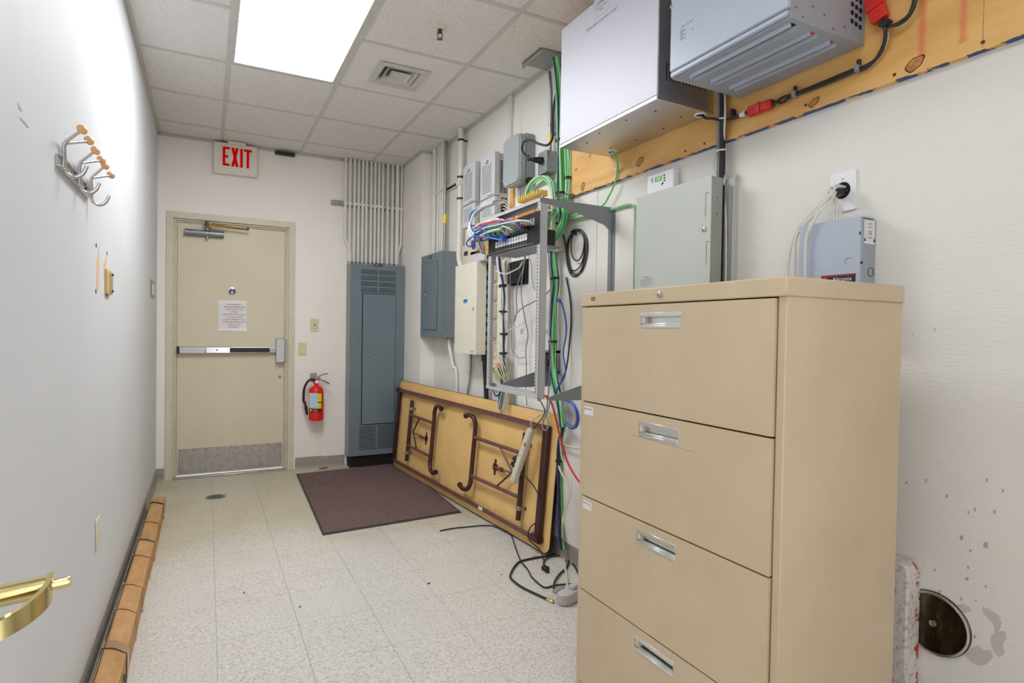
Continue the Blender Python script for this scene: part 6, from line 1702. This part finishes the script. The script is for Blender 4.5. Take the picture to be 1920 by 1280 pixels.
# ================================================================ LOW RIGHT WALL
ac = Vector((W, .812, .466)); ar = .083
t = thing('access_cover', 'round tarnished metal access cover low on the right wall', 'access cover', (W, ac.y, ac.z - ar))
MB().lathe((W, ac.y, ac.z), (-1, 0, 0), [(ar, 0), (ar, .004), (ar - .006, .008), (ar - .012, .006), (0.001, .006)], 48).build('disc', M_COVER, t)
MB().ring((W - .006, ac.y, ac.z), (1, 0, 0), ar - .005, .0035, 48, 8).build('bright_rim', M_CHROME, t)
MB().lathe((W - .006, ac.y, ac.z), (-1, 0, 0), [(.009, 0), (.008, .004), (.004, .005)], 20).build('centre_screw', M_CHROME, t)
t = thing('leaning_slab', 'rust-spotted white painted slab standing behind the filing cabinet', 'slab', (2.04, .90, 0))
MB().rbox('x', 2.028, W - .0005, .845, 0, 1.10, .615, .02, 4, (1, 1, 0, 0)).build('slab', M_SLAB, t, bevel=.004)
p = az(1770, 1262, .2)
def lump():
    m = MB(); n = 14; vs = []
    prof = [(0, 1.0), (.5, .93), (.8, .72), (.95, .35), (1.0, 0)]
    cy, r1, hh_ = .80, .17, .285
    rings = []
    for f, h in prof:
        rings.append([(W - .10 * f * max(0.0, math.sin(math.pi * k / n)) - .001, cy + r1 * f * math.cos(math.pi * k / n), hh_ * h) for k in range(n + 1)])
    for r_ in rings: vs += r_
    fs = []
    for i in range(len(rings) - 1):
        for k in range(n): fs.append((i * (n + 1) + k, i * (n + 1) + k + 1, (i + 1) * (n + 1) + k + 1, (i + 1) * (n + 1) + k))
    return m.add(vs, fs)
lump().build('mortar_lump', M_CONC, None, 'grey mortar lump at the foot of the right wall below the access cover', 'mortar')

def chip(pts, parent=wr, mt=M_CHIP, x=W, th=.0006):
    P = [ax(u, v_, x) for u, v_ in pts]
    MB().prism([(p.y, p.z) for p in P], 'x', x - th, x + .0005).build('paint_chip', mt, parent)
chip([(1843, 1137), (1858, 1143), (1872, 1153), (1878, 1166), (1876, 1180), (1866, 1186), (1862, 1170), (1850, 1156), (1842, 1146)])
chip([(1858, 1192), (1868, 1184), (1884, 1182), (1888, 1196), (1880, 1208), (1884, 1224), (1874, 1232), (1864, 1222), (1858, 1206)])
chip([(1822, 1214), (1834, 1210), (1845, 1218), (1858, 1218), (1862, 1232), (1848, 1246), (1834, 1248), (1820, 1240), (1808, 1228)])
chip([(1790, 1134), (1806, 1131), (1818, 1138), (1822, 1146), (1806, 1150), (1792, 1144)])
for u, v_, r_ in ((1803, 1008, 6), (1849, 1022, 7), (1820, 1032, 4), (1815, 1064, 4), (1813, 1084, 5), (1848, 1099, 3), (1761, 1110, 4), (1803, 1122, 3.5), (1830, 1125, 2.5), (1752, 1068, 3), (1731, 1060, 2), (1828, 1194, 3.5), (1865, 960, 5), (1850, 900, 4), (1880, 920, 3.5), (1828, 955, 4), (1816, 960, 3), (1775, 930, 4), (1700, 905, 3)):
    rn = random.Random(int(u * v_)); pts = []
    for k in range(8):
        a_ = k * math.pi / 4; q_ = r_ * rn.uniform(.5, 1.1); pts.append((u + q_ * .8 * math.cos(a_), v_ + q_ * 1.2 * math.sin(a_)))
    chip(pts, mt=mat('grey_scuff', (176, 174, 170), .8))

# ================================================================ LEFT WALL
t = thing('coat_rack', 'chrome coat rack with wooden knobs on the left wall', 'coat rack', (0, 2.05, 1.62))
hz0 = (ax(106, 300, .004).z + ax(165, 362, .004).z) / 2
yA, yB = ax(107, 290, .004).y, ax(165, 357, .004).y
zt_, zb_ = hz0 + .016, hz0 - .016
MB().box(.0, yA, zb_, .006, yB, zt_).box(.006, yA, zb_, .014, yB, zb_ + .003).box(.006, yA, zt_ - .003, .014, yB, zt_).build('rail', M_CHROME, t, bevel=.001)
m = MB()
for f in (.18, .52, .86): m.cyl((.006, yA + (yB - yA) * f, hz0 + .004), (.0085, yA + (yB - yA) * f, hz0 + .004), .005, 10)
m.build('rail_screws', M_INK, t)
ys = [yA + .045, (yA + yB) / 2 + .02, yB - .04]
KX, KZ = .052, 1.741
ky_ = [ax(u, v_, KX).y for u, v_ in ((154, 243), (167, 265), (179, 283), (190, 298), (197, 313), (208, 327))]
for i in range(3):
    yh = (ky_[2 * i] + ky_[2 * i + 1]) / 2 - .03
    MB().tube([(.008, yh, hz0 + .055), (.011, yh, hz0 + .02), (.011, yh, hz0 - .01), (.016, yh + .005, hz0 - .022), (.030, yh + .014, hz0 - .027), (.046, yh + .022, hz0 - .014), (.055, yh + .030, hz0 + .010)], [.0045, .0045, .0045, .0045, .005, .0055, .005], 10).build('hook', M_CHROME, t)
    for kk in (0, 1):
        ky2 = ky_[2 * i + kk]
        y0_ = yh + (-.006 if kk == 0 else .006)
        MB().tube([(.009, y0_, hz0 - .008), (.009, y0_, hz0 + .045), (.012, y0_, hz0 + .058), (.022, y0_ + (ky2 - y0_) * .25, hz0 + .068), (KX - .006, ky2 - (ky2 - y0_) * .1, KZ - .006)], .0040, 10, 4).build('arm', M_CHROME, t)
        dr_ = Vector((.55, -.72, .25)).normalized()
        MB().lathe(Vector((KX, ky2, KZ)) - dr_ * .006, dr_, [(.005, -.002), (.010, .001), (.0135, .005), (.0128, .0085), (.008, .012), (.001, .013)], 20).build('knob', M_WOODK, t)

def patch(pts, mt, name, parent=wl, th=.0007):
    P = [ax(u, v_, 0) for u, v_ in pts]
    MB().prism([(p.y, p.z) for p in P], 'x', -.0005, th).build(name, mt, parent)
patch([(185.2, 461), (183.5, 475), (180.5, 492), (181, 510), (180, 528), (180, 542), (184, 546), (185.5, 530), (186, 500), (185.8, 475)], M_TORN, 'torn_patch')
patch([(199.5, 478), (197, 486), (194, 496), (195, 506), (194.5, 520), (196, 534), (199, 540), (199.5, 520), (198.5, 505), (200, 490)], M_TORN, 'torn_patch')
for u, v_ in ((180, 460), (179.5, 546), (200.5, 475), (199.5, 552)):
    p = ax(u, v_, 0); MB().cyl((-.0005, p.y, p.z), (.0012, p.y, p.z), .008, 8).build('screw_anchor', M_DARK, wl)
patch([(33, 191), (37, 200), (42, 208), (38, 209), (34, 203)], mat('grey_scuff', (176, 174, 170), .8), 'gouge')
patch([(36, 219), (46, 228), (54, 240), (52, 240), (43, 230)], mat('grey_scuff', (176, 174, 170), .8), 'scratch')
q0, q1 = ax(203, 501, .02), ax(209, 551, .02)
t = thing('wooden_block', 'tan wooden strike block fixed to the left wall', 'block', (0, q0.y, q1.z))
ya_, yb_ = ax(202.5, 525, .011).y, ax(211, 525, .011).y
MB().box(0, ya_, q1.z, .011, yb_, q0.z).build('block', mat('tan_wood_block', (214, 186, 124), .6, var=.1), t, bevel=.002)
MB().box(.011, ya_ + .03, q1.z + .008, .013, yb_ - .002, q0.z - .012).build('brass_keep', M_BRASS, t)
for z in (q0.z - .015, q1.z + .015): MB().cyl((.012, yb_ - .012, z), (.016, yb_ - .012, z), .005, 8).build('screw', M_INK, t)
a_, b_ = ax(180.5, 1000, .006), ax(190, 1000, .006)
yc_, zc_ = (a_.y + b_.y) / 2, (ax(185, 970, .006).z + ax(185, 1030, .006).z) / 2
t = thing('outlet_plate', 'almond blank outlet plate low on the left wall', 'wall plate', (0, yc_, zc_ - .06))
MB().box(.0002, yc_ - .036, zc_ - .058, .006, yc_ + .036, zc_ + .058).build('plate', mat('pale_almond', (224, 218, 194), .4), t, bevel=.002)
MB().cyl((.0055, yc_, zc_), (.0095, yc_, zc_), .005, 10).build('stud', M_ALMOND, t)
a_, b_ = ax(283, 523, .004), ax(290, 560, .004)
t = thing('strike_plate', 'steel card reader plate on the left wall beside the exit door', 'wall plate', (0, (a_.y + b_.y) / 2, b_.z))
MB().box(.0002, a_.y + .0, b_.z + .0, .004, b_.y, a_.z).build('plate', M_GALV, t, bevel=.001)
MB().box(.004, a_.y + .07, b_.z + .022, .0055, b_.y - .06, a_.z - .022).build('recess', M_WHITE, t)
MB().box(.004, a_.y + .055, b_.z + .020, .0048, a_.y + .069, a_.z - .020).build('dark_slot', M_DARK, t)

# ---- long cardboard carton and steel rail along the left wall
def lf(y): return .5 * math.sin(y * 3.0)
t = thing('cardboard_carton', 'long narrow brown cardboard carton lying along the left wall', 'carton', (.09, 3.1, 0))
ys_ = [4.33, 4.0, 3.7, 3.4, 3.1, 2.8, 2.5, 2.2, 1.9, 1.5, 1.2]
m = MB(); vs = []
rnd = random.Random(3)
for i, y in enumerate(ys_):
    xl, xr = .030 + rnd.uniform(-.003, .003), .110 + rnd.uniform(-.004, .004); h = .082 + rnd.uniform(-.005, .005)
    vs += [(xl, y, 0), (xr, y, 0), (xr + .002, y, h * .5), (xr - .002, y, h), ((xl + xr) / 2, y, h + .003), (xl + .004, y, h)]
fs = [tuple(range(6)), tuple((len(ys_) - 1) * 6 + k for k in range(5, -1, -1))]
for i in range(len(ys_) - 1):
    for k in range(6): fs.append((i * 6 + k, (i + 1) * 6 + k, (i + 1) * 6 + (k + 1) % 6, i * 6 + (k + 1) % 6))
m.add(vs, fs).build('carton', M_CARD, t, bevel=.0)
for y, w_ in ((4.28, .05), (3.55, .03), (2.43, .05), (3.30, .012), (2.95, .02), (2.70, .012), (3.85, .015)):
    m = MB(); vs = []
    sk = .09
    for s_, dy in ((0, 0), (1, w_)):
        yy = y - dy
        vs += [(.026, yy, .001), (.029, yy - sk * .2, .0865), (.07, yy - sk * .5, .092), (.113, yy - sk, .0865), (.1175, yy - sk * 1.4, .045), (.1165, yy - sk * 1.6, .002)]
    m.add(vs, [(k, k + 1, 7 + k, 6 + k) for k in range(5)]).build('tape_band', M_TAPE if w_ > .02 else M_CARD, t)
MB().box(.036, 1.3, .0885, .040, 4.2, .0895).build('flap_edge', mat('dark_fold_line', (92, 66, 42), .8), t)
MB().text('S', .06, (.1155, 2.15, .045), -Y_ * -1, Z_, -.0).build('marker_letter', M_OLIVE, t) if False else None
q = Vector((.1155, 2.17, .045))
MB().tube([q + Vector((.0015, -.016, .022)), q + Vector((.0015, .004, .030)), q + Vector((.0015, .016, .018)), q + Vector((.0015, .004, .004)), q + Vector((.0015, -.012, -.008)), q + Vector((.0015, -.004, -.022)), q + Vector((.0015, .016, -.018))], .0018, 6).build('marker_letter', M_OLIVE, t)
t = thing('steel_rail', 'long grey steel rail lying between the carton and the left wall', 'rail', (.02, 2.6, 0))
MB().box(.0145, 1.2, .0, .026, 3.9, .055).build('web', M_GALV, t, bevel=.002)
MB().tube([(.0205, 1.2, .058), (.0205, 3.9, .058)], .007, 10, 1).build('top_bead', M_GALV, t)
